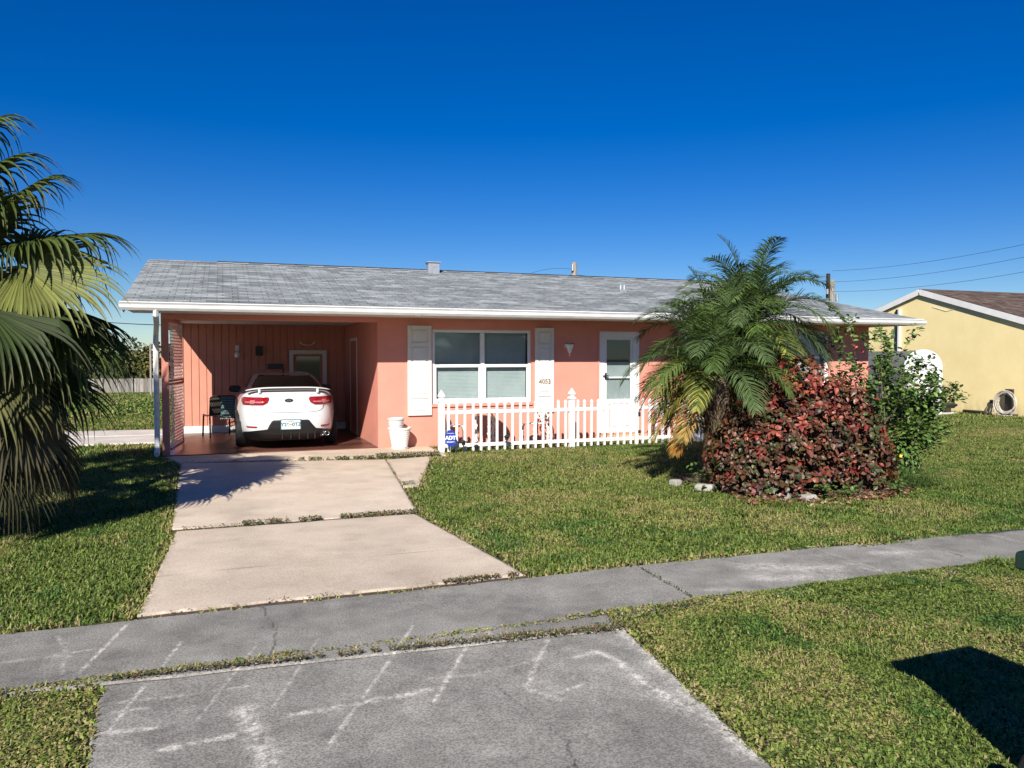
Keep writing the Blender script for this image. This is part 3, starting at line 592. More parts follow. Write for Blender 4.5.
def nroof():
    bm = bmesh.new(); uvl = bm.loops.layers.uv.new('UVMap'); x0, x1 = NX-.07, 32.3; s = .31
    for sg in (1, -1):
        ye = 18.55-sg*5.35; ze = 3.80-5.35*s
        for dz in (0, -.05):
            f_ = bm.faces.new([bm.verts.new((a-NX, b-18.5, c+dz)) for a, b, c in ((x0, ye, ze), (x1, ye, ze), (x1, 18.55, 3.80), (x0, 18.55, 3.80))])
            for lp, uv in zip(f_.loops, ((x0, 0), (x1, 0), (x1, 5.6), (x0, 5.6))): lp[uvl].uv = uv
    me = bpy.data.meshes.new('roof'); bm.to_mesh(me); bm.free(); me.materials.append(M['brownshingle'])
    o = bpy.data.objects.new('roof', me); COL.objects.link(o); o.parent = nh
nroof()
rb = MB()
for sg in (1, -1): rb.bar((NX-.075, 18.55, 3.80-.10), (NX-.075, 18.55-sg*5.33, 3.80-.10-5.33*.31), .03, .17)
rb.build('rake_board', M['white'], nh)
MB().box(NX-.07, NX-.002, 19.30, 19.37, .1, 3.2).build('downspout', M['white'], nh)
MB().box(NX-.06, NX-.002, 19.42, 19.47, .1, 3.2).build('conduit', M['dark'], nh)
MB().box(NX-.08, NX-.002, 15.95, 16.07, .32, .42).build('tap', M['dark'], nh, bevel=.01)
MB().tube([(NX-.01, 18.1, 3.2), (NX-.015, 17.6, 3.05), (NX-.01, 17.2, 3.12), (NX-.015, 16.9, 3.0)], .006, 5).build('cable', M['white'], nh)
# garden hose coiled on the wall hanger
hs = MB()
for k in range(15):
    r_ = .25+.022*(k % 6); cx = 20.48-.035*(k % 3); zc = .36+U(-.02, .02)
    hs.tube([(cx+U(-.01, .01), 15.45+r_*math.cos(a)*.95+.01*math.sin(a*3+k), zc+r_*math.sin(a)+.012*math.sin(a*2+k*2)) for a in np.linspace(0, 2*PI, 25)], .010, 6, cap=False)
hs.tube([(20.46, 15.70, .25), (20.44, 15.85, .06), (20.40, 15.6, .02), (20.42, 15.2, .02)], .010, 6)
hr = thing('hose_reel', 'pale garden hose coiled against the yellow wall', 'garden hose', (20.48, 15.45, 0))
hs.build('hose', M['hose'], hr, smooth=True)
MB().box(20.42, 20.62, 15.2, 15.7, 0, .06).box(20.55, 20.64, 15.35, 15.55, .06, .75).build('hanger', M['dark'], hr)
MB().tube([(20.0, 16.5, .05), (19.98, 15.9, .05)], .05, 8).build('end', M['bronze'], hr).name = 'drain_pipe_tmp'
bpy.data.objects.remove(bpy.data.objects['drain_pipe_tmp'])
tag(MB().tube([(20.45, 16.75, .05), (20.45, 16.1, .05), (20.42, 15.95, .06)], .055, 10).build('drain_pipe', M['bronze'], smooth=True), 'short dark pipe lying on grass along the yellow wall', 'pipe')
# arched white resin shed
sh = thing('garden_shed', 'white arch-fronted garden shed with dark side, between the pink and yellow houses', 'shed', (18.5, 16.5, 0))
def arch(x0, x1, h0, h1, n=14):
    c = (x0+x1)/2; r = (x1-x0)/2
    return [(x0, 0)]+[(c-r*math.cos(PI*i/n), h0+(h1-h0)*math.sin(PI*i/n)**.8) for i in range(n+1)]+[(x1, 0)]
def arch_solid(mb, x0, x1, h0, h1, y0, y1):
    p = arch(x0, x1, h0, h1); n = len(p); mb.add([(a, y0, b) for a, b in p]+[(a, y1, b) for a, b in p], [tuple(range(n-1, -1, -1)), tuple(range(n, 2*n))]+[(i, i+1, n+i+1, n+i) for i in range(n-1)])
a = MB(); arch_solid(a, 17.86, 19.30, 1.25, 1.86, 16.5, 16.56); a.build('front_panel', M['shedw'], sh, bevel=.01)
a = MB(); arch_solid(a, 17.90, 19.26, 1.22, 1.82, 16.562, 18.9); a.build('body', M['shedg'], sh)
a = MB().box(18.02, 18.56, 16.485, 16.498, .08, 1.45).box(18.6, 19.14, 16.485, 16.498, .08, 1.45); a.build('door', M['shedw'], sh, bevel=.006)
a = MB(); a.tube([(18.46, 16.478, 1.37), (18.46, 16.48+.004, 1.37)], .07, 20); a.build('emblem', M['dark'], sh); a = MB(); a.tube([(18.46, 16.470, 1.37), (18.46, 16.4765, 1.37)], .045, 20); a.build('emblem_disc', M['shedw'], sh)
MB().box(18.55, 18.60, 16.45, 16.484, .72, .84).build('latch', M['dark'], sh)
# little pump on the grass beside the shed
pm = thing('water_pump', 'small dark pump with a pipe on a pale base by the yellow wall', 'pump', (19.6, 16.6, 0))
MB().box(19.3, 19.9, 16.45, 16.75, 0, .05).build('base', M['patio'], pm, bevel=.01)
MB().tube([(19.38, 16.6, .25), (19.85, 16.6, .25)], .09, 12).tube([(19.85, 16.6, .25), (19.98, 16.6, .25)], .04, 8).build('motor', M['dark'], pm)
MB().tube([(19.45, 16.6, .05), (19.45, 16.6, .62), (19.40, 16.6, .72)], .035, 8).box(19.5, 19.7, 16.54, 16.66, .05, .2).build('pipe', M['bronze'], pm)

# ================================================================= POLES, WIRES, FAR FENCE
def upole(name, label, x, y, top, r=.17):
    z0 = float(gz(x, y)); t = thing(name, label, 'utility pole', (x, y, z0-.1))
    MB().tube([(x, y, z0-.1), (x, y, (z0+top)/2), (x, y, top)], [r*1.15, r*1.05, r], 10).build('pole', M['pole'], t, smooth=False)
    return t
WX = 1.0
t = upole('utility_pole', 'weathered utility pole rising behind the roof near its far right end', 41.6, 45, 7.25, .20)
MB().box(41.15, 41.35, 44.9, 45.1, 5.9, 7.7).build('riser', M['bronze'], t); MB().tube([(41.0, 44.8, 6.2), (41.0, 44.8, 6.55)], .09, 8).build('insulator', M['metal'], t); MB().tube([(41.9, 44.8, 5.7), (41.9, 44.8, 6.2)], .12, 8).build('insulator', M['metal'], t)
t = upole('utility_pole', 'grey utility pole just showing over the middle of the pink house ridge', 20.95, 45, 7.65, .18)
MB().tube([(20.75, 44.8, 7.1), (20.75, 44.8, 7.5)], .07, 8).build('insulator', M['metal'], t)
def sagwire(a, b, sag, r=.012, n=16):
    a, b = Vector(a), Vector(b); return [a.lerp(b, i/n)-Vector((0, 0, sag*4*(i/n)*(1-i/n))) for i in range(n+1)]
for k, (a, b, s, lb) in enumerate([((41.5, 44.9, 7.9), (38, 22, 7.9), .5, 'top black power line running right from the weathered pole'),
                               ((41.5, 44.9, 7.1), (38, 22, 7.3), .5, 'middle black power line running right from the weathered pole'),
                               ((41.5, 44.9, 6.4), (38, 22, 6.5), .5, 'lowest black power line running right from the weathered pole'),
                               ((41.5, 45, 7.55), (20.95, 45, 6.9), .7, 'thin power line crossing behind the palm between the two poles'),
                               ((20.9, 45, 7.2), (16.8, 45, 6.3), -.35, 'short drooping line left of the pole above the ridge')]):
    m_ = MB().tube(sagwire(a, b, s), .010, 5, cap=False); tag(m_.build('power_line', M['wire']), lb, 'power line', 'power lines behind the pink house')
m_ = MB().tube(sagwire((-.9, 17.9, 2.32), (-9, 36, 4.0), .25), .010, 5, cap=False); tag(m_.build('service_wire', M['wire']), 'thin service wire leaving the carport eave to the left', 'wire')
t = upole('utility_pole', 'slender distant pole standing before the far left trees', -5.62, 70, 2.75, .075)
# far board fence
ff = thing('board_fence', 'weathered grey board fence across the far end of the left lawn', 'fence', (-12, 76, float(gz(0, 76))))
z0 = float(gz(0, 76)); bb = MB(); x = -34
while x < -1:
    w_ = .30; hh = z0+1.24+U(-.02, .02)
    c = U(.6, 1.15); bb.box(x+.01, x+w_-.01, 76+U(0, .02), 76.04, z0, hh, (c, c*.98, c*.95)); x += w_
M['woodt'] = mat('board_fence_wood', (.20, .185, .165), (.33, .31, .285), .9, 3, 5, stretch=(4, 4, .5), attr='tint')
bb.build('board_panel', M['woodt'], ff)
x = -34
while x < -1: MB().box(x-.06, x+.06, 75.86, 75.98, z0, z0+1.32).build('post', M['woodt'], ff); x += 2.4
# ================================================================= CAR (local frame: y=0 rear bumper, +y forward)
car = local('parked_car', 'white two-door coupe parked in the carport, seen from behind with rear spoiler', 'car', (1.07, 14.06, .022), R(-.6)); car.scale = (1.03, 1.0, 1.0)
def interp(t, xs): return lambda z: float(np.interp(z, t, xs))
bz = [.16, .20, .28, .38, .50, .60, .68, .74, .80, .86, .92, .97, 1.00, 1.025, 1.04, 1.05]
bw = interp(bz, [.74, .80, .835, .855, .868, .872, .870, .864, .856, .842, .820, .785, .745, .69, .60, .45])
br = interp(bz, [.13, .06, .02, .0, .0, .02, .05, .072, .085, .092, .098, .112, .15, .26, .45, .8])
bf = interp(bz, [4.25, 4.33, 4.40, 4.44, 4.45, 4.43, 4.38, 4.28, 4.10, 3.8, 3.5, 3.3, 3.1, 2.9, 2.6, 2.2])
def outline(z, w, r, f, n, N=72):
    yc, L_ = (r+f)/2, (f-r)/2; pts = []
    for k in range(N):
        a = 2*PI*k/N; c, s = math.cos(a), math.sin(a)
        pts.append((w*math.copysign(abs(c)**(2/n), c), yc+L_*math.copysign(abs(s)**(2/n), s), z))
    return pts
NB = 4.2
def rear_y(x, z):
    w, r, f = bw(z), br(z), bf(z); t = min(.9999, abs(x/w)); return (r+f)/2-(f-r)/2*(1-t**NB)**(1/NB)
def side_x(y, z):
    w, r, f = bw(z), br(z), bf(z); t = min(.9999, abs((y-(r+f)/2)/((f-r)/2))); return w*(1-t**NB)**(1/NB)
def loft(rings, top=True, bot=True):
    n = len(rings[0]); m_ = MB(); vs = [p for r_ in rings for p in r_]; fs = []
    for i in range(len(rings)-1):
        for k in range(n): fs.append((i*n+k, i*n+(k+1) % n, (i+1)*n+(k+1) % n, (i+1)*n+k))
    if top: fs.append(tuple((len(rings)-1)*n+k for k in range(n)))
    if bot: fs.append(tuple(range(n-1, -1, -1)))
    m_.add(vs, fs); return m_
zs = [.16, .18, .20, .24, .28, .33, .38, .44, .50, .56, .62, .68, .74, .80, .86, .90, .94, .97, .985, 1.00, 1.01, 1.02, 1.03, 1.04, 1.05]
body = loft([outline(z, bw(z), br(z), bf(z), NB, 96) for z in zs]).build('body', M['carwhite'], car, smooth=True)
def boolean_cut(target, cutters):
    for c in cutters:
        md = target.modifiers.new('cut', 'BOOLEAN'); md.object = c; md.solver = 'EXACT'
    bpy.context.view_layer.update()
    me = bpy.data.meshes.new_from_object(target.evaluated_get(bpy.context.evaluated_depsgraph_get()))
    target.modifiers.clear(); target.data = me
    for c in cutters: bpy.data.objects.remove(c)
cut = []
for y in (.86, 3.5):
    m_ = MB(); m_.tube([(-1.2, y, .30), (1.2, y, .30)], .365, 32); c = m_.build('cut', M['cardark']); c.parent = car; cut.append(c)
boolean_cut(body, cut)
for p_ in body.data.polygons: p_.use_smooth = True
# black well liner closes the arches
MB().box(-.66, .66, .40, 3.95, .18, .66).build('underbody', M['cardark'], car)
# cabin shell
cz = [1.00, 1.04, 1.10, 1.16, 1.22, 1.27, 1.30, 1.32, 1.333, 1.34]
cw = interp(cz, [.70, .685, .655, .62, .585, .55, .52, .47, .38, .2]); cr = interp(cz, [.42, .50, .68, .87, 1.08, 1.30, 1.48, 1.65, 1.85, 2.05]); cf = interp(cz, [3.35, 3.22, 3.02, 2.84, 2.68, 2.55, 2.46, 2.38, 2.28, 2.2])
NC = 4.5
def cab_y(x, z):
    w, r, f = cw(z), cr(z), cf(z); t = min(.9999, abs(x/w)); return (r+f)/2-(f-r)/2*(1-t**NC)**(1/NC)
def cab_x(y, z):
    w, r, f = cw(z), cr(z), cf(z); t = min(.9999, abs((y-(r+f)/2)/((f-r)/2))); return w*(1-t**NC)**(1/NC)
loft([outline(z, cw(z), cr(z), cf(z), NC, 72) for z in [1.0, 1.02, 1.04, 1.07, 1.1, 1.13, 1.16, 1.19, 1.22, 1.25, 1.27, 1.29, 1.305, 1.32, 1.33, 1.337, 1.34]]).build('cabin', M['carwhite'], car, smooth=True)
def patch(fn, rows, name, m, parent, off=.006, nx=24, axis='y', sub=4, smooth=True):
    """conforming panel: rows = [(z, x_left, x_right)...] on the surface y=fn(x,z) (or x=fn(y,z))"""
    rr = []
    for (a, b) in zip(rows[:-1], rows[1:]):
        for k in range(sub): t = k/sub; rr.append(tuple(p+(q-p)*t for p, q in zip(a, b)))
    rr.append(rows[-1]); vs = []; fs = []
    for z, l, r_ in rr:
        for i in range(nx+1):
            u = l+(r_-l)*i/nx
            if axis == 'y': vs.append((u, fn(u, z)-off, z))
            elif axis == '-x': vs.append((-fn(u, z)-off, u, z))
            else: vs.append((fn(u, z)+off, u, z))
    n = nx+1
    for j in range(len(rr)-1):
        for i in range(nx): fs.append((j*n+i, j*n+i+1, (j+1)*n+i+1, (j+1)*n+i))
    m_ = MB(); m_.add(vs, fs); o = m_.build(name, m, parent, smooth=smooth)
    s_ = o.modifiers.new('t', 'SOLIDIFY'); s_.thickness = .004; s_.offset = 0
    return o
patch(cab_y, [(1.055, -.60, .60), (1.10, -.585, .585), (1.2, -.525, .525), (1.285, -.46, .46)], 'rear_window', M['glassdark'], car)
for ax in ('-x', 'x'):
    patch(cab_x, [(1.05, 1.15, 2.95), (1.12, 1.3, 2.75), (1.2, 1.55, 2.55), (1.27, 1.85, 2.4)], 'side_window', M['glassdark'], car, axis=ax)
    patch(lambda y, z: side_x(y, z), [(.28, 1.45, 2.95), (.96, 1.45, 2.95)], 'door', M['carwhite'], car, axis=ax, off=.003)
# dark lower bumper: full-width diffuser with a raised middle holding the plate
diff = patch(rear_y, [(.165, -.70, .70), (.24, -.76, .76), (.31, -.74, .74), (.345, -.55, .60), (.37, -.36, .44), (.44, -.33, .38), (.51, -.29, .33), (.525, -.26, .30)], 'rear_diffuser', M['cardark'], car, off=.008, nx=40)
for x in (-.12, .02, .16, .30, .42): MB().box(x-.008, x+.008, rear_y(x, .25)-.045, rear_y(x, .25)+.02, .19, .32).build('diffuser_fin', M['black'], diff)
# tail lamps with a clear band
def lamp_patch(s, zt, zb, xo, xi):
    rows = [(zb, s*(xi+.09), s*xo), (zb+.04, s*(xi+.02), s*(xo+.02)), ((zt+zb)/2+.01, s*xi, s*(xo+.03)), (zt-.02, s*(xi-.01), s*(xo+.02)), (zt, s*xi, s*(xo-.02))]
    rows = [(z, min(a, b), max(a, b)) for z, a, b in rows]
    o = patch(rear_y, rows, 'tail_light', M['tail'], car, off=.012, nx=20)
    mid = (zt+zb)/2-.02
    patch(rear_y, [(mid-.012, *sorted((s*(xi+.08), s*(xo-.02)))), (mid+.012, *sorted((s*(xi+.06), s*(xo-.04))))], 'clear_lens', M['tailclear'], o, off=.018)
    patch(rear_y, [(mid-.035, *sorted((s*(xi+.24), s*(xi+.30)))), (mid+.035, *sorted((s*(xi+.22), s*(xi+.29))))], 'clear_lens', M['tailclear'], o, off=.018)
    return o
lamp_patch(-1, .925, .785, .74, .335); lamp_patch(1, .925, .785, .74, .335)
# bootlid shut line, lower edge and centre crease
def groove(pts, name, m, parent, r=.004):
    return MB().tube([(x, rear_y(x, z)-.002, z) for x, z in pts], r, 5).build(name, m, parent)
groove([(-.60, .78), (-.58, .73), (-.55, .695), (-.50, .67), (-.42, .66), (-.3, .655), (-.15, .653), (0, .652), (.15, .653), (.3, .655), (.42, .66), (.50, .67), (.55, .695), (.58, .73), (.60, .78)], 'bootlid_seam', M['cardark'], car)
for s in (-1, 1): groove([(s*.62, .93), (s*.66, .985), (s*.60, 1.005)], 'bootlid_seam', M['cardark'], car, .003)
groove([(-.80, .60), (-.5, .585), (0, .58), (.5, .585), (.80, .60)], 'bumper_crease', M['carwhite'], car, .007)
# oval badge
em = MB(); N_ = 28
for k, (rx, rz_, dy) in enumerate([(.074, .037, .010), (.064, .029, .013)]):
    pass
def oval(rx, rz_, cx, cz, dy, mat_, nm, par):
    vs = []; 
    for d in (0, .004): vs += [(cx+rx*math.cos(2*PI*k/N_), rear_y(cx, cz)-dy-d, cz+rz_*math.sin(2*PI*k/N_)) for k in range(N_)]
    m_ = MB(); m_.add(vs, [tuple(range(N_)), tuple(range(2*N_-1, N_-1, -1))]+[(k, (k+1) % N_, N_+(k+1) % N_, N_+k) for k in range(N_)]); return m_.build(nm, mat_, par)
bdg = oval(.074, .036, .0, .862, .002, M['chrome'], 'badge', car)
oval(.064, .028, .0, .862, .008, M['cardark'], 'badge_field', bdg)
text_mesh('KIA', .045, M['chrome'], 'badge_letters', bdg, (0, rear_y(0, .862)-.0145, .862), (R(90), 0, 0), .001, .001)
text_mesh('KOUP', .034, M['chrome'], 'model_letters', car, (.535, rear_y(.575, .745)-.006, .745), (R(90), 0, R(9)), .001, .001)
# number plate
py = rear_y(.02, .44)-.02
pl = MB().box(-.135, .175, py-.006, py, .365, .525).build('number_plate', M['platewhite'], car, bevel=.003)
MB().box(-.150, .190, py-.001, py+.012, .352, .538).build('plate_frame', M['plateblue'], pl, bevel=.003)
for q_, tx_ in (('Y26', -.075), ('0TZ', .115)): text_mesh(q_, .085, M['plateblue'], 'plate_letters', pl, (tx_, py-.008, .445), (R(90), 0, 0), .001, .002)
MB().lathe([(0, 0), (.02, .0), (.026, .012), (.02, .024), (0, .026)], 12, (.015, py-.0075, .432)).build('plate_orange', M['orange'], pl)
pp = bpy.data.objects['plate_orange']; pp.scale = (1, .2, 1); pp.location = (0, (py-.0075)*.8, 0)
text_mesh('FLORIDA', .024, M['plateblue'], 'plate_letters', pl, (.02, py-.008, .505), (R(90), 0, 0), .001, .0005)
# exhausts, reflector, spoiler, aerial
for x in (.545, .635):
    m_ = MB(); yy = rear_y(.6, .27); m_.lathe([(.043, 0), (.043, .10), (.034, .10), (.034, .012)], 20); e = m_.build('exhaust_tip', M['chrome'], car, smooth=True)
    e.rotation_euler = (R(90), 0, 0); e.location = (x, yy+.045, .262)
    MB().lathe([(0, .02), (.034, .02)], 16).build('exhaust_bore', M['black'], e)
for s in (-1, 1): patch(rear_y, [(.395, *sorted((s*.52, s*.68))), (.42, *sorted((s*.53, s*.70)))], 'reflector', M['tail'], car, off=.010, nx=8)
sp = MB(); prof = [(0, 0), (.03, .016), (.10, .020), (.16, .006), (.10, -.002), (.03, -.006)]
xs_ = np.linspace(-.70, .70, 25); rings = []
for x in xs_:
    t = abs(x)/.70; yb = .09+.10*t**3; zb = 1.082-.045*t**4; s_ = 1-.35*t**6
    rings.append([(x, yb+a*s_, zb+b*s_) for a, b in prof])
loft(rings).build('spoiler', M['carwhite'], car, smooth=True); spo = bpy.data.objects['spoiler']
MB().box(-.50, -.46, .13, .24, .99, 1.085).box(.46, .50, .13, .24, .99, 1.085).build('spoiler_foot', M['carwhite'], spo, bevel=.006)
MB().box(-.10, .10, .205, .22, 1.066, 1.078).build('brake_light', M['tail'], spo)
MB().tube([(0, 1.75, 1.325), (0, 1.62, 1.37), (0, 1.60, 1.40)], [.02, .012, .004], 8).build('aerial', M['cardark'], car)
for s in (-1, 1):
    m_ = MB(); pr = [(0, -.07), (.03, -.075), (.20, -.055), (.225, 0), (.20, .06), (.05, .075), (0, .05)]
    loft([[(s*(.76+a), y, .985+b*sc) for a, b in pr] for y, sc in ((2.50, .8), (2.53, 1), (2.60, .95), (2.66, .6))]).build('mirror', M['cardark'], car, smooth=False, bevel=.008)
def wheel(x, y):
    m_ = MB(); pr = [(.20, -.095), (.27, -.10), (.305, -.088), (.318, -.05), (.32, 0), (.318, .05), (.305, .088), (.27, .10), (.20, .095)]
    m_.lathe([(a, b) for a, b in pr], 36); o = m_.build('wheel', M['black'], car, smooth=True); o.rotation_euler = (0, R(90), 0); o.location = (x, y, .318)
    r_ = MB(); r_.lathe([(.0, -.05), (.19, -.05), (.21, -.085), (.20, -.02), (.20, .02), (.21, .085), (.19, .05), (0, .05)], 30); r_.build('rim', M['metal'], o, smooth=True)
for x in (-.765, .765):
    for y in (.86, 3.5): wheel(x, y)

# ================================================================= CARPORT CHAIR + TOWEL
ch = local('patio_chair', 'dark mesh patio chair standing beside the white car', 'chair', (-.05, 16.95, .022), R(14))
def tb(mb, pts, r=.018): mb.tube(pts, r, 8)
for s in (-1, 1):
    f_ = MB(); tb(f_, [(s*.24, -.10, .80), (s*.24, -.02, .44), (s*.25, .20, .42), (s*.26, .44, .43)]); f_.build('side_frame', M['bronze'], ch, smooth=True)
    f_ = MB(); tb(f_, [(s*.24, -.02, .44), (s*.27, -.18, .0)]); f_.build('leg', M['bronze'], ch, smooth=True)
    f_ = MB(); tb(f_, [(s*.26, .42, .43), (s*.27, .46, .0)]); f_.build('leg', M['bronze'], ch, smooth=True)
MB().tube([(-.24, -.10, .80), (-.2, -.115, .835), (.2, -.115, .835), (.24, -.10, .80)], .012, 8).build('top_rail', M['bronze'], ch, smooth=True)
def sheet(rows, name, m, par, th=.004):
    n = len(rows[0]); m_ = MB(); m_.add([p for r_ in rows for p in r_], [(j*n+i, j*n+i+1, (j+1)*n+i+1, (j+1)*n+i) for j in range(len(rows)-1) for i in range(n-1)])
    o = m_.build(name, m, par, smooth=True); s_ = o.modifiers.new('t', 'SOLIDIFY'); s_.thickness = th; s_.offset = 0; return o
bk = [(-.115, .825), (-.10, .74), (-.075, .62), (-.045, .50), (-.01, .44)]
sheet([[(x, y+.015*math.cos(x*5), z) for x in np.linspace(-.235, .235, 9)] for y, z in bk], 'backrest', M['sling'], ch)
sheet([[(x, y, z-.02*math.cos(x*5)) for x in np.linspace(-.24, .24, 9)] for y, z in ((-.01, .44), (.12, .425), (.28, .42), (.44, .432))], 'seat', M['sling'], ch)
tw = local('beach_towel', 'teal and white striped towel hung over the back of the mesh chair', 'towel', (-.05, 16.95, .022), R(14))
rows = [[(x, y-.018-.006*math.sin(x*40), z) for x in np.linspace(-.04, .23, 14)] for y, z in ((-.04, .37), (-.06, .45), (-.08, .55), (-.10, .66), (-.12, .76), (-.125, .835))]
tow = sheet(rows, 'cloth', M['towel'], tw, .006)
st = MB()
for k in range(13):
    z = .40+k*.034; y = np.interp(z, [.37, .45, .55, .66, .76, .835], [-.04, -.06, -.08, -.10, -.12, -.125])-.0245
    pts = [(x, y-.006*math.sin(x*40), z+.004*math.sin(x*60)) for x in np.linspace(-.035, .225, 14)]
    st.tube(pts, .0035, 4)
st.build('stripe', M['signwhite'], tow)
st = MB()
for k in range(10): st.lathe([(0, -.012), (.012, 0), (0, .012)], 8, (-.035+k*.028, -.07, .365-.003*(k % 2)))
st.build('fringe', M['signwhite'], tow)

# ================================================================= POTS
pt = local('planter', 'large white ribbed planter against the pink wall', 'planter', (2.93, 13.64, .012))
pr = [(.0, .0), (.125, .0), (.135, .03), (.14, .035)]
for i in range(8): z = .05+i*.036; r_ = .142+i*.0062; pr += [(r_, z), (r_+.006, z+.012), (r_+.006, z+.024), (r_, z+.034)]
pr += [(.205, .345), (.21, .36), (.21, .38), (.198, .38), (.19, .30), (.0, .29)]
MB().lathe(pr, 40).build('bowl', M['pot'], pt, smooth=False)
MB().lathe([(.13, .0), (.15, .0), (.16, .022), (.14, .022)], 32).build('foot', M['pot'], pt, smooth=False)
p2_ = local('flower_pot', 'smaller grey-white pot sitting inside the ribbed planter', 'pot', (2.86, 13.62, .31))
MB().lathe([(0, 0), (.115, 0), (.14, .22), (.15, .225), (.153, .255), (.142, .255), (.13, .20), (0, .19)], 32).build('bowl', M['potgrey'], p2_, smooth=False)
for z in (.07, .14): MB().lathe([(.1225+.02*z/.22+.001, z), (.1275+.02*z/.22, z+.004), (.1235+.02*z/.22, z+.008)], 32).build('band', M['pot'], p2_)

# ================================================================= PICKET FENCE
FY = 12.98
fe = thing('picket_fence', 'low white vinyl picket fence in front of the window and the door', 'fence', (3.52, FY, 0))
def fpost(x, w_=.10, h=.88):
    p_ = MB().box(x-w_/2, x+w_/2, FY-w_/2, FY+w_/2, -.05, h).build('post', M['vinyl'], fe, bevel=.006)
    m_ = MB(); a = w_/2
    def sq(r_, z): return [(x-r_, FY-r_, z), (x+r_, FY-r_, z), (x+r_, FY+r_, z), (x-r_, FY+r_, z)]
    loft([sq(a*1.28, h), sq(a*1.28, h+.018), sq(a*.9, h+.035), sq(a*.62, h+.05), sq(a*.62, h+.062), sq(a*1.05, h+.085), sq(a*.98, h+.11), sq(a*.5, h+.155), sq(.003, h+.20)]).build('cap', M['vinyl'], p_, smooth=False)
def fpan(x0, x1, n):
    MB().box(x0, x1, FY-.022, FY+.022, .655, .715).build('rail', M['vinyl'], fe, bevel=.004)
    MB().box(x0, x1, FY-.022, FY+.022, .075, .135).build('rail', M['vinyl'], fe, bevel=.004)
    for i in range(n):
        x = x0+(x1-x0)*(i+.5)/n+U(-.003, .003); t = U(-.004, .004); w_ = .019
        q = MB()
        for a, b in ((.0, .074), (.136, .654)): q.box(x-w_, x+w_, FY-w_, FY+w_, a, b)
        rg = [[(x+t+dx*r_, FY+dy*r_, z) for dx, dy in ((-1, -1), (1, -1), (1, 1), (-1, 1))] for r_, z in ((w_, .716), (w_, .80), (w_*1.25, .812), (w_*1.15, .835), (.002, .868))]
        l_ = loft(rg); q.add(l_.v, l_.f); q.build('picket', M['vinyl'], fe)
fpost(3.52); fpan(3.575, 5.95, 16); fpost(6.00)
fpan(6.055, 7.30, 9); fpost(7.36, .06, .80); fpan(7.42, 8.72, 9); fpost(8.78)
MB().box(7.375, 7.42, FY-.045, FY-.032, .52, .60).box(7.375, 7.42, FY-.045, FY-.032, .20, .26).build('hinge', M['dark'], fe)
# ornate cast chairs and table on the strip behind the fence
def cast_leg(mb, x, y, dx, dy, h):
    pts = [(x+dx*(.9*t+.25*math.sin(t*PI*2)), y+dy*(.9*t+.25*math.sin(t*PI*2)), h*(1-t)) for t in np.linspace(0, 1, 10)]
    mb.tube(pts, .019, 6)
    for k in range(4):
        zc = h*(.2+.2*k); t = 1-zc/h; px_ = x+dx*(.9*t+.25*math.sin(t*PI*2)); py_ = y+dy*(.9*t+.25*math.sin(t*PI*2))
        mb.tube([(px_+.035*math.cos(a), py_, zc+.035*math.sin(a)) for a in np.linspace(0, 2*PI, 9)], .008, 5)
def garden_chair(label, x, y, rz):
    g_ = local('garden_chair', label, 'chair', (x, y, 0), rz, 'white cast metal bistro chairs')
    s_ = MB(); s_.lathe([(0, .41), (.17, .41), (.19, .42), (.17, .43), (0, .432)], 20)
    s_.build('seat', M['antique'], g_, smooth=False)
    for sx in (-1, 1):
        for sy in (-1, 1):
            l_ = MB(); cast_leg(l_, sx*.14, sy*.14, sx*.06, sy*.06, .41); l_.build('leg', M['antique'], g_)
    b_ = MB(); b_.tube([(-.17, .15, .42), (-.20, .19, .60), (-.17, .20, .74), (-.08, .21, .82), (0, .215, .86), (.08, .21, .82), (.17, .20, .74), (.20, .19, .60), (.17, .15, .42)], .014, 8)
    for cx, cz_, r_ in ((0, .74, .06), (-.09, .66, .05), (.09, .66, .05), (0, .58, .055), (-.10, .54, .045), (.10, .54, .045), (0, .48, .04), (-.06, .79, .035), (.06, .79, .035)):
        b_.tube([(cx+r_*math.cos(a), .195, cz_+r_*math.sin(a)) for a in np.linspace(0, 2*PI, 13)], .014, 5)
    b_.build('backrest', M['antique'], g_)
    return g_
garden_chair('white ornate cast chair behind the fence at its left end post', 3.86, 13.32, R(78))
garden_chair('white ornate cast chair behind the fence under the numbered shutter', 5.42, 13.34, R(-70))
gt_ = local('garden_table', 'round white ornate cast table standing between the two bistro chairs', 'table', (4.48, 13.40, 0))
MB().lathe([(0, .66), (.30, .66), (.33, .672), (.30, .684), (0, .686)], 28).build('tabletop', M['antique'], gt_)
for k in range(3):
    l_ = MB(); a = 2*PI*k/3+.5; cast_leg(l_, .12*math.cos(a), .12*math.sin(a), .16*math.cos(a), .16*math.sin(a), .66); l_.build('leg', M['antique'], gt_)
# security sign, small stake lamps
sg = local('yard_sign', 'small blue octagonal yard sign on a stake at the first fence post', 'sign', (3.62, 12.75, 0), R(-12))
o8 = [(.100*math.cos(R(22.5+45*k)), .150*math.sin(R(22.5+45*k))) for k in range(8)]
m_ = MB(); m_.add([(a, -.006, b+.26) for a, b in o8]+[(a, .002, b+.26) for a, b in o8], [tuple(range(8)), tuple(range(15, 7, -1))]+[(k, (k+1) % 8, 8+(k+1) % 8, 8+k) for k in range(8)]); f_ = m_.build('face', M['blue'], sg)
MB().tube([(0, .008, -.05), (0, .008, .42)], .006, 6).build('stake', M['metal'], sg)
text_mesh('ADT', .088, M['signwhite'], 'lettering', f_, (0, -.008, .265), (R(90), 0, 0), .001, .004)
text_mesh('SECURITY', .030, M['signwhite'], 'lettering', f_, (0, -.008, .195), (R(90), 0, 0), .001, .0008)
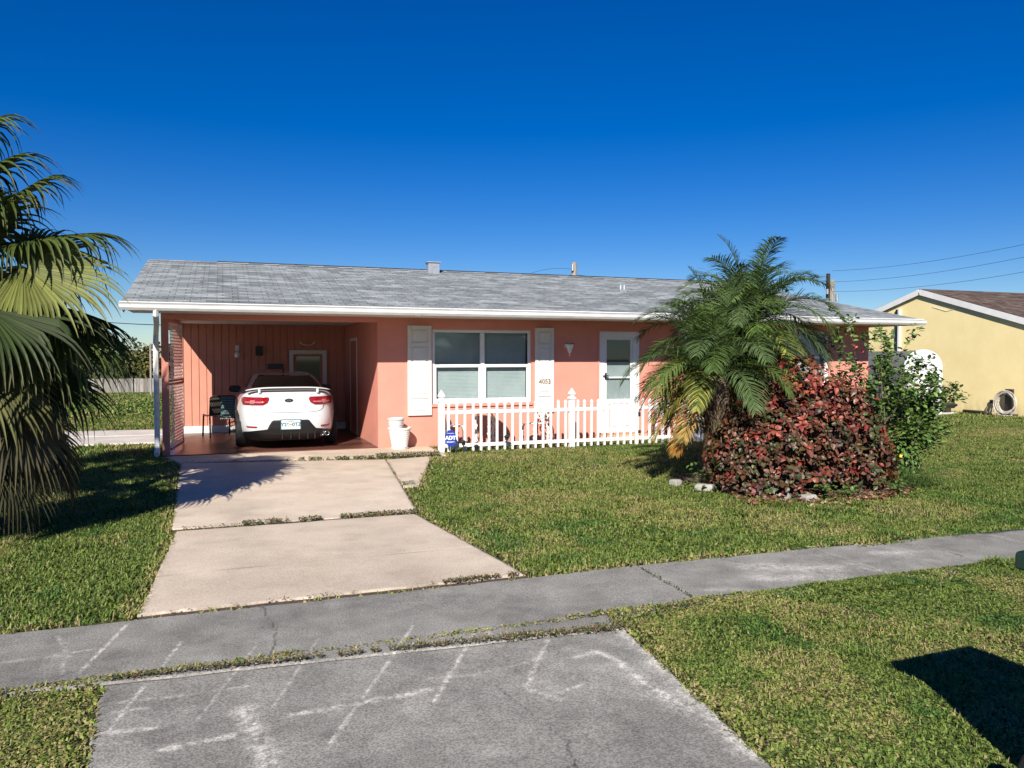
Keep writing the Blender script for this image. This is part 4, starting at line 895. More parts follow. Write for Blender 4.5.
text_mesh('Protected by', .022, M['signwhite'], 'lettering', f_, (0, -.008, .345), (R(90), 0, 0), .001, .0003)
for i, (x, y, lb) in enumerate(((3.86, 12.78, 'dark solar path light beside the blue yard sign'), (4.66, 12.80, 'dark solar path light in the grass before the middle of the fence'), (4.08, 12.74, 'low fallen solar path light between the blue sign and the other light'))):
    s_ = local('path_light', lb, 'path light', (x, y, 0), 0, 'solar path lights along the fence')
    h = (.13, .19, .05)[i]
    MB().tube([(0, 0, -.03), (0, 0, h)], .010, 6).build('stake', M['dark'], s_); MB().lathe([(.03, h), (.04, h+.05), (.055, h+.055), (.02, h+.085), (0, h+.09)], 12).build('lamp_head', M['dark'], s_)

# ================================================================= WHEELED BIN at the right edge
bn = local('wheelie_bin', 'dark green wheeled refuse bin at the right edge, casting a shadow on the verge', 'wheelie bin', (2.735, 1.30, 0), R(2))
W_, D_ = .60, .62
loft([[(W_/2-a, D_/2-b, z) if False else (x, y, z) for x, y in ((a, b), (W_-a, b), (W_-a, D_-b), (a, D_-b))] for a, b, z in ((.09, .10, .05), (.03, .03, .80), (.0, .0, .81), (.0, .0, .85))]).build('body', M['green'], bn, bevel=.015); bn.scale = (1, 1, 1.05)
loft([[(x, y, z) for x, y in ((a, b), (W_-a, b), (W_-a, D_-b+.05), (a, D_-b+.05))] for a, b, z in ((-.02, -.02, .835), (-.02, -.02, .895), (.08, .08, .935), (.16, .16, .945))]).build('lid', M['green'], bn, bevel=.012)
MB().tube([(.04, D_+.05, .88), (W_-.04, D_+.05, .88)], .018, 10).box(.06, .10, D_-.02, D_+.06, .80, .89).box(W_-.10, W_-.06, D_-.02, D_+.06, .80, .89).build('handle', M['green'], bn, smooth=False)
for x in (.0, W_-.05):
    m_ = MB(); m_.lathe([(0, 0), (.11, 0), (.12, .01), (.12, .045), (.11, .05), (0, .05)], 24); w_ = m_.build('wheel', M['black'], bn); w_.rotation_euler = (0, R(90), 0); w_.location = (x, D_-.06, .12)
# ================================================================= VEGETATION
def nrm(v): return v/np.linalg.norm(v)
def A3(*a): return np.array(a, dtype=float)
UP = A3(0, 0, 1)
def fan_leaf(hub, d, n, rad, nseg=40, spread=150, droop=1.0, col=(.07, .11, .03), tipcol=(.16, .14, .07), mb=None, fuse=.52, cup=.25):
    m_ = mb or MB(); a = nrm(np.array(d, float)); n = np.array(n, float); n = nrm(n-a*(n@a)); b = np.cross(n, a)
    dth = R(2*spread/nseg); S = 11
    for i in range(nseg):
        th = R(-spread+2*spread*(i+.5)/nseg)+U(-.01, .01); f = abs(th)/R(spread)
        L_ = rad*(1-.28*f**1.6)*U(.93, 1.05); dr = nrm(math.cos(th)*a+math.sin(th)*b); tt = -math.sin(th)*a+math.cos(th)*b
        p = np.array(hub, float)+dr*.03; prev = None; g = U(.8, 1.25)*droop; ln = L_/S; vs = []
        br = .62 if random.random() < .35 else 9
        for k in range(S+1):
            s = k/S
            if k:
                dr = dr+n*(-cup*.10*s)-UP*(.012+.95*max(0, s-.55)*g*1.2)*(1.0 if s < .9 else .6)
                if s > br: dr = dr-UP*.55
                dr = nrm(dr); p = p+dr*ln
            t_ = tt-dr*(tt@dr); t_ = nrm(t_); nn = nrm(np.cross(dr, t_))
            if nn@n < 0: nn = -nn
            w_ = (s*L_*dth*.5*1.0+.004) if s < fuse else (fuse*L_*dth*.5+.004)*(1-((s-fuse)/(1-fuse))**1.1)*.92+.0012
            vs += [p-t_*w_, p-nn*w_*.55, p+t_*w_]
        n0 = len(m_.v); m_.v += [tuple(v) for v in vs]; cj = U(.75, 1.3)
        for k in range(S):
            s = k/S; q = min(1, max(0, (s-.72)/.28))**1.5; c = tuple(cj*(x*(1-q)+y*q) for x, y in zip(col, tipcol))
            for j in (0, 1):
                m_.f.append((n0+3*k+j, n0+3*k+j+1, n0+3*k+j+4, n0+3*k+j+3)); m_.c.append(c)
    return m_
# ---- Chinese-fan type palm on the left
PX, PY, PZ = -2.55, 8.35, 2.35
fp = thing('fan_palm', 'large fan palm with drooping split leaves at the left edge of the lawn', 'palm tree', (PX, PY, 0))
MB().tube([(PX, PY, -.1), (PX+.02, PY, 1.0), (PX, PY, 2.0), (PX, PY, 2.7)], [.20, .16, .15, .11], 14).build('trunk', M['trunk'], fp, smooth=True)
G1 = (.060, .085, .018); G2 = (.16, .175, .045); G3 = (.032, .048, .013); DD = (.045, .045, .020); Y1 = (.22, .21, .08)
LV = [  # hub, direction, normal, radius, droop, colour, spread
 ((-1.74, 8.05, 2.46), (1, -.15, -.10), (-.10, -.75, .65), .86, .85, G2, 120),
 ((-1.80, 8.45, 2.75), (1, -.05, .22), (-.25, -.15, .95), .98, 1.15, G1, 120),
 ((-2.30, 8.3, 3.12), (.8, -.3, .62), (-.6, -.2, .75), .92, 1.3, G1, 140),
 ((-1.95, 7.75, 2.05), (.8, -.55, -.35), (.1, -.5, .75), .95, .9, G3, 130),
 ((-1.75, 8.2, 1.95), (.95, -.1, -.45), (.3, -.35, .85), 1.0, .95, G1, 125),
 ((-1.70, 8.6, 2.15), (.95, .3, -.25), (.2, .1, .95), .95, 1.0, G3, 130),
 ((-1.95, 7.85, 1.55), (.7, -.4, -.6), (.4, -.5, .6), .9, .8, (.10, .10, .03), 130),
 ((-1.85, 8.25, 1.35), (.72, .0, -.7), (.6, -.3, .6), .95, .7, G3, 130),
 ((-1.95, 8.7, 1.45), (.75, .35, -.5), (.5, .1, .8), .95, .9, G3, 130),
 ((-2.15, 7.8, 1.1), (.45, -.4, -.8), (.6, -.6, .4), .85, .6, DD, 120),
 ((-2.0, 8.3, .95), (.5, .05, -.85), (.8, -.3, .4), .85, .5, DD, 120),
 ((-2.2, 8.0, .75), (.25, -.25, -.95), (.7, -.7, .2), .75, .4, (.09, .07, .04), 110),
 ((-2.6, 7.6, 1.9), (-.1, -.9, -.4), (0, -.3, .9), .9, .9, G3, 130), ((-2.5, 7.7, 1.25), (.05, -.6, -.8), (.1, -.8, .5), .85, .6, DD, 120),
 ((-3.3, 8.0, 2.6), (-.9, -.3, .1), (0, 0, 1), .95, 1.0, G1, 130), ((-3.2, 8.8, 2.3), (-.8, .5, -.2), (0, 0, 1), .95, 1.0, G1, 130),
 ((-2.6, 9.1, 2.8), (.1, .9, .2), (0, 0, 1), .95, 1.0, G1, 130), ((-2.1, 9.05, 2.5), (.5, .8, -.1), (0, .1, 1), .95, 1.0, G1, 130),
 ((-2.0, 8.35, 3.0), (.72, -.1, .62), (-.5, -.2, .8), .80, 1.35, G1, 130), ((-2.2, 8.1, 2.75), (.55, -.5, .55), (-.4, .2, .9), .8, 1.25, (.08, .105, .025), 130), ((-2.38, 8.35, 3.45), (.75, -.2, .7), (-.65, -.2, .7), .85, 1.4, (.09, .12, .03), 130), ((-2.9, 8.2, 3.3), (-.4, -.1, .9), (.8, 0, .4), .9, 1.1, G1, 140),
 ((-2.7, 8.9, 3.0), (.3, .6, .45), (-.4, -.1, .9), .9, 1.15, G1, 130),
 ((-2.3, 9.0, 1.6), (.4, .7, -.6), (.3, .5, .7), .9, .8, G3, 120),
 ((-1.7, 8.0, 1.15), (.55, -.2, -.8), (.75, -.5, .4), .85, .55, (.08, .07, .035), 120), ((-1.65, 8.5, 1.05), (.6, .2, -.78), (.75, -.1, .6), .9, .55, G3, 120), ((-1.6, 8.25, 1.55), (.85, -.1, -.5), (.5, -.4, .75), .9, .75, G3, 125), ((-1.75, 7.9, .75), (.3, -.2, -.9), (.7, -.6, .3), .7, .4, DD, 110),
 ((-1.55, 8.35, 2.0), (.92, .15, -.35), (.3, -.2, .9), .9, .95, G1, 125), ((-1.55, 8.6, .85), (.4, .1, -.9), (.8, 0, .4), .75, .4, DD, 110), ((-2.0, 8.9, 2.0), (.6, .6, -.3), (.2, .3, .9), .95, .9, G3, 125),
 ((-2.3, 8.5, .9), (.4, .3, -.85), (.7, .3, .5), .8, .5, DD, 110)]
for i, (hub, d, n, r_, dp, c, spr) in enumerate(LV):
    hub = (hub[0]+(.07 if hub[2] > 1.7 else -.05), hub[1], hub[2]); r_ *= 1.08 if hub[2] > 1.7 else .98
    m_ = fan_leaf(hub, d, n, r_, nseg=int(spr*2/4.5), spread=spr, droop=dp, col=c, tipcol=(.17, .145, .07) if c != G2 else Y1)
    o = m_.build('fan_leaf', M['palmleaf'], fp)
    c0 = Vector((PX, PY, PZ+U(-.5, .2) if hub[2] > 1.6 else hub[2]+.5)); h_ = Vector(hub); md = (c0+h_)/2+Vector((0, 0, .18))
    MB().tube([c0, md, h_], [.022, .014, .012], 6).build('leaf_stalk', M['bronzegreen'] if 'bronzegreen' in M else M['trunk'], o)
# fibrous skirt of dead hanging strips round the trunk
sk = MB()
for i in range(420):
    a = U(0, 2*PI); r_ = U(.16, .60); z = U(.4, 2.1)*(1 if r_ < .4 else .7); p = A3(PX+.25+r_*math.cos(a), PY+r_*math.sin(a)*.8, z); l_ = U(.25, .7); w_ = U(.004, .012)
    q = p+A3(U(-.12, .12), U(-.1, .1), -min(l_, z-.02)); c = random.choice([(.10, .075, .045), (.16, .125, .08), (.06, .05, .03), (.05, .06, .02)])
    t_ = A3(math.cos(a+1.5), math.sin(a+1.5), 0)*w_; md = (p+q)/2+A3(U(-.04, .04), U(-.04, .04), 0)
    sk.add([p-t_, p+t_, md+t_, md-t_, q], [(0, 1, 2, 3), (3, 2, 4)], c)
sk.build('dead_skirt', M['palmleaf'], fp)

PX2, PY2 = -4.0, 8.85
fp2 = thing('fan_palm', 'taller fan palm just beyond the left edge whose crown shades the carport post', 'palm tree', (PX2, PY2, 0))
MB().tube([(PX2, PY2, -.1), (PX2+.05, PY2, 2), (PX2+.05, PY2, 3.9)], [.22, .16, .12], 12).build('trunk', M['trunk'], fp2)
for k in range(30):
    f = (k+.5)/30; el = R(85-125*f); az = k*2.39996; dv = A3(math.cos(az)*math.cos(el), math.sin(az)*math.cos(el), math.sin(el)); hub = A3(PX2+.05, PY2, 3.75)+dv*.85-UP*.15
    if hub[0] > -2.95 and hub[1] < 9.3: hub[0] = -3.0
    o = fan_leaf(hub, dv+UP*.1, UP-dv*.6, .95, nseg=40, spread=130, droop=1.0, col=G1, tipcol=(.13, .12, .05)).build('fan_leaf', M['palmleaf'], fp2)
    MB().tube([(PX2+.05, PY2, 3.75), tuple(hub)], [.02, .012], 5).build('leaf_stalk', M['bronzegreen'], o)
# ---- feather palms
def frond(base, az, el, L_, col, droop=1.0, tip=None):
    m_ = MB(); d = A3(math.cos(az)*math.cos(el), math.sin(az)*math.cos(el), math.sin(el)); p = np.array(base, float); S = 16; path = [p.copy()]; dirs = [d.copy()]
    for k in range(S):
        s = k/S; d = nrm(d-UP*(.045+.16*s)*droop*(1 if d[2] > -.9 else .2)); p = p+d*L_/S; path.append(p.copy()); dirs.append(d.copy())
    rr = [.010*(1-.85*k/S)+.001 for k in range(S+1)]
    m_.tube(path[::2], rr[::2], 4, cap=False, col=tuple(c*1.2 for c in col))
    NL = 60; tw = U(-.3, .3)
    for i in range(NL):
        s = .13+.87*(i+.5)/NL; x = s*S; k = min(S-1, int(x)); f = x-k; pp = path[k]*(1-f)+path[k+1]*f; dd = nrm(dirs[k]*(1-f)+dirs[k+1]*f)
        sd = np.cross(dd, UP); sd = nrm(sd) if np.linalg.norm(sd) > .05 else A3(math.sin(az), -math.cos(az), 0)
        sd = nrm(sd+UP*tw*.5); up = nrm(np.cross(sd, dd)); ll = L_*.30*math.sin(PI*min(.97, .12+s*.86))**.6*U(.85, 1.12)
        for sg in (-1, 1):
            e = nrm(dd*U(.55, .95)+sd*sg*.8+up*U(.10, .45)); q = pp.copy(); w_ = .0068; wd_ = nrm(np.cross(e, up+A3(U(-.3, .3), U(-.3, .3), U(-.3, .3)))); vs = [q-wd_*w_*.6, q+wd_*w_*.6]
            c = U(.7, 1.35); cc = tuple(c*v for v in (col if (tip is None or random.random() > s*.6) else tip))
            for j in range(3):
                e = nrm(e-UP*(.09+.17*j)*droop*U(.6, 1.4)); q = q+e*ll/3; ww = w_*(1.0, .75, .0)[j]
                vs += [q-wd_*ww, q+wd_*ww] if j < 2 else [q]
            m_.add(vs, [(0, 1, 3, 2), (2, 3, 5, 4), (4, 5, 6)], cc)
    return m_
def date_palm(label, x, y, h, n, L_, seed, lean=(0, 0), elmin=-52, extra=()):
    random.seed(seed); t = thing('feather_palm', label, 'palm tree', (x, y, 0), 'feather palms in the planting bed')
    tx, ty = x+lean[0], y+lean[1]
    m_ = MB(); N_ = 14; pts = [(x+lean[0]*(k/N_)**1.3, y+lean[1]*(k/N_)**1.3, -.05+(h+.05)*k/N_) for k in range(N_+1)]
    m_.tube(pts, [.10+.02*(k % 2)+(.03 if k > N_-4 else 0) for k in range(N_+1)], 12); 
    for k in range(70):                                         # old leaf bases
        f = U(.1, 1); a = U(0, 2*PI); z = h*f; cx = x+lean[0]*f**1.3; cy = y+lean[1]*f**1.3; r_ = .085
        p0 = A3(cx+r_*math.cos(a), cy+r_*math.sin(a), z); p1 = p0+A3(.05*math.cos(a), .05*math.sin(a), .07); m_.bar(p0, p1, .03, .012)
    tr = m_.build('trunk', M['trunk'], t)
    for k in range(n):
        f = (k+.5)/n; az_ = (k*2.39996+R(125)) % (2*PI); az_ = min(az_, 2*PI-az_)
        if (f > .60 and az_ < R(48)) or (f > .72 and az_ < R(75)): continue
        el = R(82-(82-elmin)*f**1.0+U(-8, 8)); az = k*2.39996+U(-.25, .25); l_ = L_*(.82+.25*math.sin(PI*min(1, .25+f*.7)))*U(.9, 1.08)
        if f < .55: c = random.choice([(.095, .15, .036), (.075, .12, .032), (.12, .18, .045), (.09, .135, .05)]); tp = None
        elif f < .86: c = random.choice([(.10, .15, .028), (.15, .18, .035), (.08, .125, .028)]); tp = (.32, .28, .06)
        else: c = random.choice([(.20, .20, .04), (.13, .14, .03), (.10, .12, .02), (.35, .20, .04)]); tp = (.35, .24, .07)
        frond((tx+.04*math.cos(az), ty+.04*math.sin(az), h-.02+.10*(1-f)), az, el, l_, c, 1.0+.25*f, tp).build('frond', M['palmleaf'], t)
    for az, el, l_, c in extra:
        frond((tx, ty, h-.05), az, R(el), l_, c, .9, (.45, .28, .08)).build('frond', M['palmleaf'], t)
    fb = MB()                                                   # dead fibres hanging under the crown
    for k in range(330):
        a = U(0, 2*PI); z = h*U(.20, 1.0); r_ = U(.09, .19); l_ = min(z-.02, U(.15, .55)); p = A3(x+lean[0]*(z/h)+r_*math.cos(a), y+lean[1]*(z/h)+r_*math.sin(a), z); q = p+A3(U(-.06, .06), U(-.06, .06), -l_); w_ = U(.003, .008); t_ = A3(w_, w_*.4, 0)
        fb.add([p-t_, p+t_, q+t_*.3, q-t_*.3], [(0, 1, 2, 3)], random.choice([(.16, .10, .06), (.24, .18, .12), (.09, .06, .04), (.30, .24, .17)]))
    fb.build('dead_fibre', M['palmleaf'], t)
    return t
OR = (.50, .20, .03); YG = (.24, .24, .05)
date_palm('tallest feather palm of the clump, rising above the house roof', 6.72, 8.95, 2.06, 64, 1.22, 3, (.14, .0), extra=((R(-105), -62, .70, (.50, .24, .05)), (R(-60), -25, .9, YG), (R(-20), -25, 1.15, (.16, .16, .04))))
date_palm('shorter left feather palm with one orange dying frond near the ground', 6.02, 8.45, 1.38, 58, 1.20, 5, (-.10, -.05), elmin=-32, extra=((R(188), -30, 1.15, OR), (R(175), -8, 1.2, YG), (R(205), -12, 1.1, (.10, .10, .03)), (R(-30), -10, .95, (.2, .2, .05))))
date_palm('middle feather palm with yellowing lower fronds, directly behind the red shrub', 6.42, 9.15, 1.75, 46, 1.15, 8, (.05, .1), elmin=-45)
random.seed(21)

# ---- leaf clouds
def leaf(mb, p, d, n, L_, w_, col, fold=.25, curl=.3):
    """ovate leaf: 2x4 mesh folded on its midrib and curled along its length"""
    d = nrm(d); n = n-d*(n@d); ln_ = np.linalg.norm(n); n = n/ln_ if ln_ > 1e-3 else nrm(np.cross(d, A3(.3, .5, .8))); s = np.cross(d, n)
    prof = ((0, .0), (.28, .85), (.62, 1.0), (1.0, 0)); vs = []
    for t, k in prof:
        c = p+d*L_*t-n*curl*L_*t*t
        if k == 0: vs.append(c)
        else: vs += [c-s*w_*k*.5+n*fold*w_*.5, c, c+s*w_*k*.5+n*fold*w_*.5]
    mb.add(vs, [(0, 2, 1), (0, 3, 2), (1, 2, 5, 4), (2, 3, 6, 5), (4, 5, 7), (5, 6, 7)], col)
# copperleaf
cb = thing('copperleaf_shrub', 'broad red and bronze leaved shrub in front of the feather palms', 'shrub', (6.9, 7.95, 0))
LOB = [((6.12, 7.92, .14), (.60, .62, .90)), ((6.45, 7.88, .18), (.74, .72, 1.10)), ((6.86, 7.95, .28), (.74, .76, 1.36)), ((7.34, 7.9, .24), (.70, .72, 1.16)), ((7.66, 7.85, .12), (.44, .52, .84))]
def on_lobes(lobs, shell=(.78, 1.04), zmin=.04):
    while True:
        (c, r_) = random.choice(lobs); v = nrm(A3(random.gauss(0, 1), random.gauss(0, 1), random.gauss(0, 1)));
        if v[2] < -.25: v[2] = -v[2]
        bump_ = 1+.11*(mnoise.noise(Vector((c[0]+v[0]*2.4, c[1]+v[1]*2.4, v[2]*2.4)))); q = U(*shell)*bump_
        p = A3(c[0]+v[0]*r_[0]*q, c[1]+v[1]*r_[1]*q, c[2]+v[2]*r_[2]*q)
        if p[2] < zmin: continue
        inside = any(sum(((p[i]-c2[i])/r2[i])**2 for i in range(3)) < shell[0]**2*.80 for c2, r2 in lobs if c2 != c)
        if inside: continue
        return p, nrm(v/A3(*r_))
m_ = MB()
def copper_col(p):
    k = np.clip((p[2]-.60)/1.0+(p[0]-6.9)*.30+.55*mnoise.noise(Vector(p*2.2)), 0, 1); r_ = random.random()
    if r_ < .15+.60*k: return random.choice([(.30, .05, .035), (.20, .03, .022), (.40, .10, .06), (.14, .024, .018), (.30, .09, .045)])
    if r_ < .80: return random.choice([(.13, .05, .026), (.16, .07, .035), (.075, .038, .02), (.10, .065, .026), (.055, .026, .016), (.09, .10, .03)])
    return random.choice([(.065, .08, .025), (.24, .09, .055), (.20, .08, .045), (.05, .07, .022), (.28, .13, .09), (.07, .085, .025)])
for i in range(1900):
    p, v = on_lobes(LOB, (.70, 1.05)); ax = nrm(v+UP*.5+A3(U(-.3, .3), U(-.3, .3), 0)); t1 = nrm(np.cross(ax, A3(.3, .2, .9))); t2 = np.cross(ax, t1); cc = copper_col(p); sc = U(.8, 1.2); a0 = U(0, 6)
    for k in range(random.randint(6, 8)):
        a = a0+k*2.4; q = k/8; r_ = nrm(math.cos(a)*t1+math.sin(a)*t2); d = nrm(r_*(.5+.7*q)+ax*(.55-.75*q)-UP*.25*q); n = nrm(ax*.8+r_*.3+A3(U(-.35, .35), U(-.35, .35), U(-.3, .3)))
        s = sc*U(.058, .098)*(.7+.4*q); c = cc if random.random() < .72 else copper_col(p); g = .8*U(.7, 1.3)*(1.12-.3*q)
        leaf(m_, p-ax*.05*q+r_*.012, d, n, s, s*U(.62, .82), tuple(g*x for x in c), U(.1, .5), U(.2, .8))
for i in range(1500):
    p, v = on_lobes(LOB, (.50, .8)); s = U(.06, .10); leaf(m_, p, nrm(v+A3(U(-1, 1), U(-1, 1), U(-1, .3))), nrm(v+UP+A3(U(-.6, .6), U(-.6, .6), 0)), s, s*.75, copper_col(p), .3, .4)
m_.build('foliage', M['leaf'], cb)
m_ = MB()
for i in range(46):
    a = U(0, 2*PI); x0 = U(5.9, 7.7); p0 = Vector((x0, 7.9+U(-.25, .25), 0)); p1 = p0+Vector((U(-.3, .3), U(-.1, .3), U(.5, .85))); md = (p0+p1)/2+Vector((U(-.1, .1), U(-.1, .1), 0))
    m_.tube([p0, md, p1], [.018, .012, .006], 6)
m_.tube([(5.72, 7.9, 0), (5.76, 7.92, .2), (5.72, 7.9, .42)], [.03, .025, .02], 8)
m_.build('stem', M['bark'], cb)
# hibiscus: leggy branches, airy outline
random.seed(77)
hb = thing('hibiscus_bush', 'leggy green flowering bush reaching up at the right of the red shrub', 'shrub', (8.25, 7.85, 0))
st = MB(); lf = MB(); tips = []
def branch(p, d, L_, r0, lev):
    pts = [np.array(p)]; rr = [r0]; d = nrm(np.array(d, float)); n_ = 8
    for k in range(n_):
        d = nrm(d+A3(U(-.16, .16), U(-.16, .16), U(-.08, .12))); pts.append(pts[-1]+d*L_/n_); rr.append(r0*(1-.8*(k+1)/n_))
    st.tube(pts, rr, 5, cap=False)
    if lev > 0:
        for j in range(5 if lev == 2 else 2):
            k = random.randint(2, n_-1); e = nrm(d+A3(U(-.9, .9), U(-.9, .9), U(-.2, .7))); branch(pts[k], e, L_*U(.35, .55), rr[k]*.7, lev-1)
    if lev < 2 or True:
        k0 = 2 if lev < 2 else 3
        for k in range(k0, n_+1):
            for q in range(2 if lev == 2 else 3):
                v = nrm(A3(U(-1, 1), U(-1, 1), U(-.3, .9))); s = U(.05, .085); g = U(.7, 1.35); c = random.choice([(.10, .18, .035), (.12, .20, .045), (.07, .13, .028), (.15, .23, .055)])
                leaf(lf, pts[k]+A3(U(-.03, .03), U(-.03, .03), U(-.03, .03)), v, nrm(UP+A3(U(-.6, .6), U(-.8, .4), 0)), s, s*.62, tuple(g*x for x in c), .2, .25)
    tips.append(pts[-1])
for d, L_ in (((-.24, 0, 1), 1.72), ((-.12, .05, 1), 1.65), ((.05, -.1, 1), 1.45), ((.22, 0, .95), 1.6), ((.36, .05, .9), 1.3), ((.42, -.1, .72), 1.15), ((.6, .0, .62), 1.05), ((-.35, -.2, .8), 1.2), ((.3, -.35, .7), 1.1), ((.1, -.4, .8), 1.0), ((.55, -.3, .4), 1.0), ((-.1, .3, 1), 1.5), ((-.34, .05, 1), 1.55), ((.0, -.15, 1), 1.2), ((.62, -.1, .8), 1.25), ((.3, -.2, 1), 1.1)):
    branch((8.2+U(-.08, .08), 7.85+U(-.08, .08), 0), d, L_, .017, 2)
for i in range(1150):                                               # denser lower mass
    v = nrm(A3(random.gauss(0, 1), random.gauss(0, 1), random.gauss(0, 1))); q = U(.6, 1.0); p = A3(8.25+v[0]*.42*q, 7.75+v[1]*.42*q, .58+v[2]*.52*q)
    if p[2] < .05: continue
    s = U(.05, .08); g = U(.7, 1.3); leaf(lf, p, nrm(v+A3(U(-.6, .6), U(-.6, .6), U(-.6, .4))), nrm(UP+v*.5+A3(U(-.5, .5), U(-.5, .5), 0)), s, s*.62, tuple(g*x for x in random.choice([(.10, .18, .035), (.13, .22, .045), (.08, .15, .03)])), .2, .2)
st.build('stem', M['bark'], hb); lf.build('foliage', M['leaf'], hb)
for x, y, z, c in ((7.55, 7.75, 1.78, (.55, .02, .04)), (7.62, 7.72, 1.72, (.55, .02, .05)), (7.70, 7.7, 1.5, (.5, .03, .04)), (8.32, 7.5, 1.28, (.7, .22, .12)), (7.9, 7.35, .42, (.75, .55, .05))):
    fl = MB()
    for k in range(5):
        a = 2*PI*k/5; leaf(fl, A3(x, y, z), A3(math.cos(a), -.45, math.sin(a)), A3(0, -1, .2), .036, .026, c, .1, -.2)
    fl.build('flower', M['leaf'], hb)
# asparagus fern
af = thing('asparagus_fern', 'feathery bright green fern spilling onto the lawn below the hibiscus', 'fern', (8.3, 7.35, 0)); m_ = MB()
for i in range(130):
    a = U(0, 2*PI); L_ = U(.4, .75); d = A3(math.cos(a)*.75, math.sin(a)*.6-.1, U(.45, 1.1)); p = A3(8.22+U(-.12, .12), 7.38+U(-.1, .1), .02); d = nrm(d); S = 12
    for k in range(S):
        q = p+d*L_/S; g = U(.7, 1.3); c = tuple(g*x for x in (.085, .15, .03))
        for j in range(5):
            v = nrm(A3(U(-1, 1), U(-1, 1), U(-1, 1))+d*.7)*U(.02, .05); t_ = nrm(np.cross(v, UP+.01))*.0022; b_ = p+(q-p)*j/5
            m_.add([b_-t_, b_+t_, b_+v], [(0, 1, 2)], c)
        p = q; d = nrm(d-UP*.11)
        if p[2] < .02: break
m_.build('spray', M['leaf'], af); bpy.data.objects['spray'].name = 'foliage'
# small broad-leaved seedlings at the foot of the red shrub
wp = thing('groundcover_plant', 'low bright green leafy plants at the foot of the red shrub', 'plant', (6.5, 7.15, 0)); m_ = MB()
for cx, cy, r_, h_ in ((6.55, 7.12, .12, .20), (6.85, 7.08, .08, .12), (5.75, 8.1, .14, .22), (5.62, 8.3, .16, .30), (7.6, 7.05, .10, .16)):
    for i in range(60):
        p = A3(cx+random.gauss(0, r_*.6), cy+random.gauss(0, r_*.6), U(.01, h_)); s = U(.035, .07); g = U(.8, 1.3)
        leaf(m_, p, A3(U(-1, 1), U(-1, 1), U(-.2, .6)), UP+A3(U(-.4, .4), U(-.6, .2), 0), s, s*.7, tuple(g*x for x in (.09, .16, .035)), .2, .2)
m_.build('foliage', M['leaf'], wp)
# leaf litter round the bed
m_ = MB()
for i in range(420):
    x = U(5.5, 8.0); y = 7.35-.35*math.sin((x-5.5)/2.5*PI)+abs(random.gauss(0, .22))*random.choice((-.6, 1)); s = U(.03, .075)
    leaf(m_, A3(x, y, U(.015, .05)), A3(U(-1, 1), U(-1, 1), U(-.1, .2)), UP+A3(U(-.5, .5), U(-.5, .5), 0), s, s*.7, random.choice([(.25, .10, .06), (.32, .18, .11), (.16, .07, .04), (.40, .26, .17)]), .3, .4)
tag(m_.build('leaf_litter', M['leaf']), 'fallen russet leaves scattered along the front of the planting bed', 'leaves', kind='stuff')
# edging stones
for i, (x, y, l_, a, lb) in enumerate(((5.62, 8.18, .26, -40, 'long pale edging stone lying before the palm trunks'), (5.46, 8.62, .12, 20, 'small pale stone left of the palm trunks'), (5.86, 7.88, .20, -35, 'pale edging stone between the trunks and the red shrub'),
                                 (6.02, 7.60, .14, -15, 'small edging stone under the left side of the red shrub'), (6.30, 7.14, .18, 5, 'white edging stone at the front foot of the red shrub'), (6.16, 7.36, .12, 30, 'tiny brownish edging stone near the front foot of the shrub'))):
    m_ = MB(); w_ = .055
    loft([[(sx*l_/2*s+U(-.008, .008), sy*w_*s+U(-.006, .006), z) for sx, sy in ((-1, -1), (0, -1.1), (1, -1), (1, 1), (0, 1.1), (-1, 1))] for z, s in ((-.03, 1), (.03, 1.02), (.055, .85))], True, True)
    mm = loft([[(sx*l_/2*s+U(-.008, .008), sy*w_*s+U(-.006, .006), z) for sx, sy in ((-1, -1), (0, -1.1), (1, -1), (1, 1), (0, 1.1), (-1, 1))] for z, s in ((-.03, 1), (.04, 1.02), (.065, .8))])
    o = mm.build('edging_stone', M['stone'], None, bevel=.008); o.location = (x, y, 0); o.rotation_euler = (0, 0, R(a)); tag(o, lb, 'stone', 'edging stones of the bed')

# ---- lawn blades
RECTS = []      # convex polygons kept clear of grass
def poly(*p): RECTS.append(np.array(p, float))
poly((-9, 4.33), (2.2, 4.13), (2.9, 4.38), (25, 4.05), (25, 4.95), (3.05, 5.36), (-9, 5.33))
poly((-.41, 1.3), (1.90, 1.3), (2.26, 4.0), (2.28, 4.4), (-.62, 4.4)); poly((-.54, 5.3), (2.14, 5.3), (1.88, 7.92), (-.45, 7.92)); poly((-.49, 7.9), (1.91, 7.9), (2.44, 12.4), (-.66, 13.1))
poly((2.1, 9.62), (2.32, 9.66), (3.22, 12.45), (2.40, 12.45)); poly((-.68, 12.9), (3.5, 12.42), (3.55, 13.95), (-.98, 13.95)); poly((-1.0, 13.88), (14.0, 13.88), (14.0, 21.4), (-1.0, 21.4))
poly((-5.3, 16.3), (-1.0, 16.2), (-1.0, 19.4), (-5.2, 19.5)); poly((20.6, 13), (40, 13), (40, 24), (20.6, 24)); poly((5.80, 8.2), (6.3, 7.5), (7.9, 7.4), (8.4, 7.8), (8.2, 8.9), (5.9, 9.2))
poly((-90, -8), (90, -8), (90, 1.32), (-90, 1.32)); poly((17.9, 16.5), (19.3, 16.5), (19.3, 19), (17.9, 19)); poly((3.4, 12.9), (9, 12.9), (9, 13.06), (3.4, 13.06))
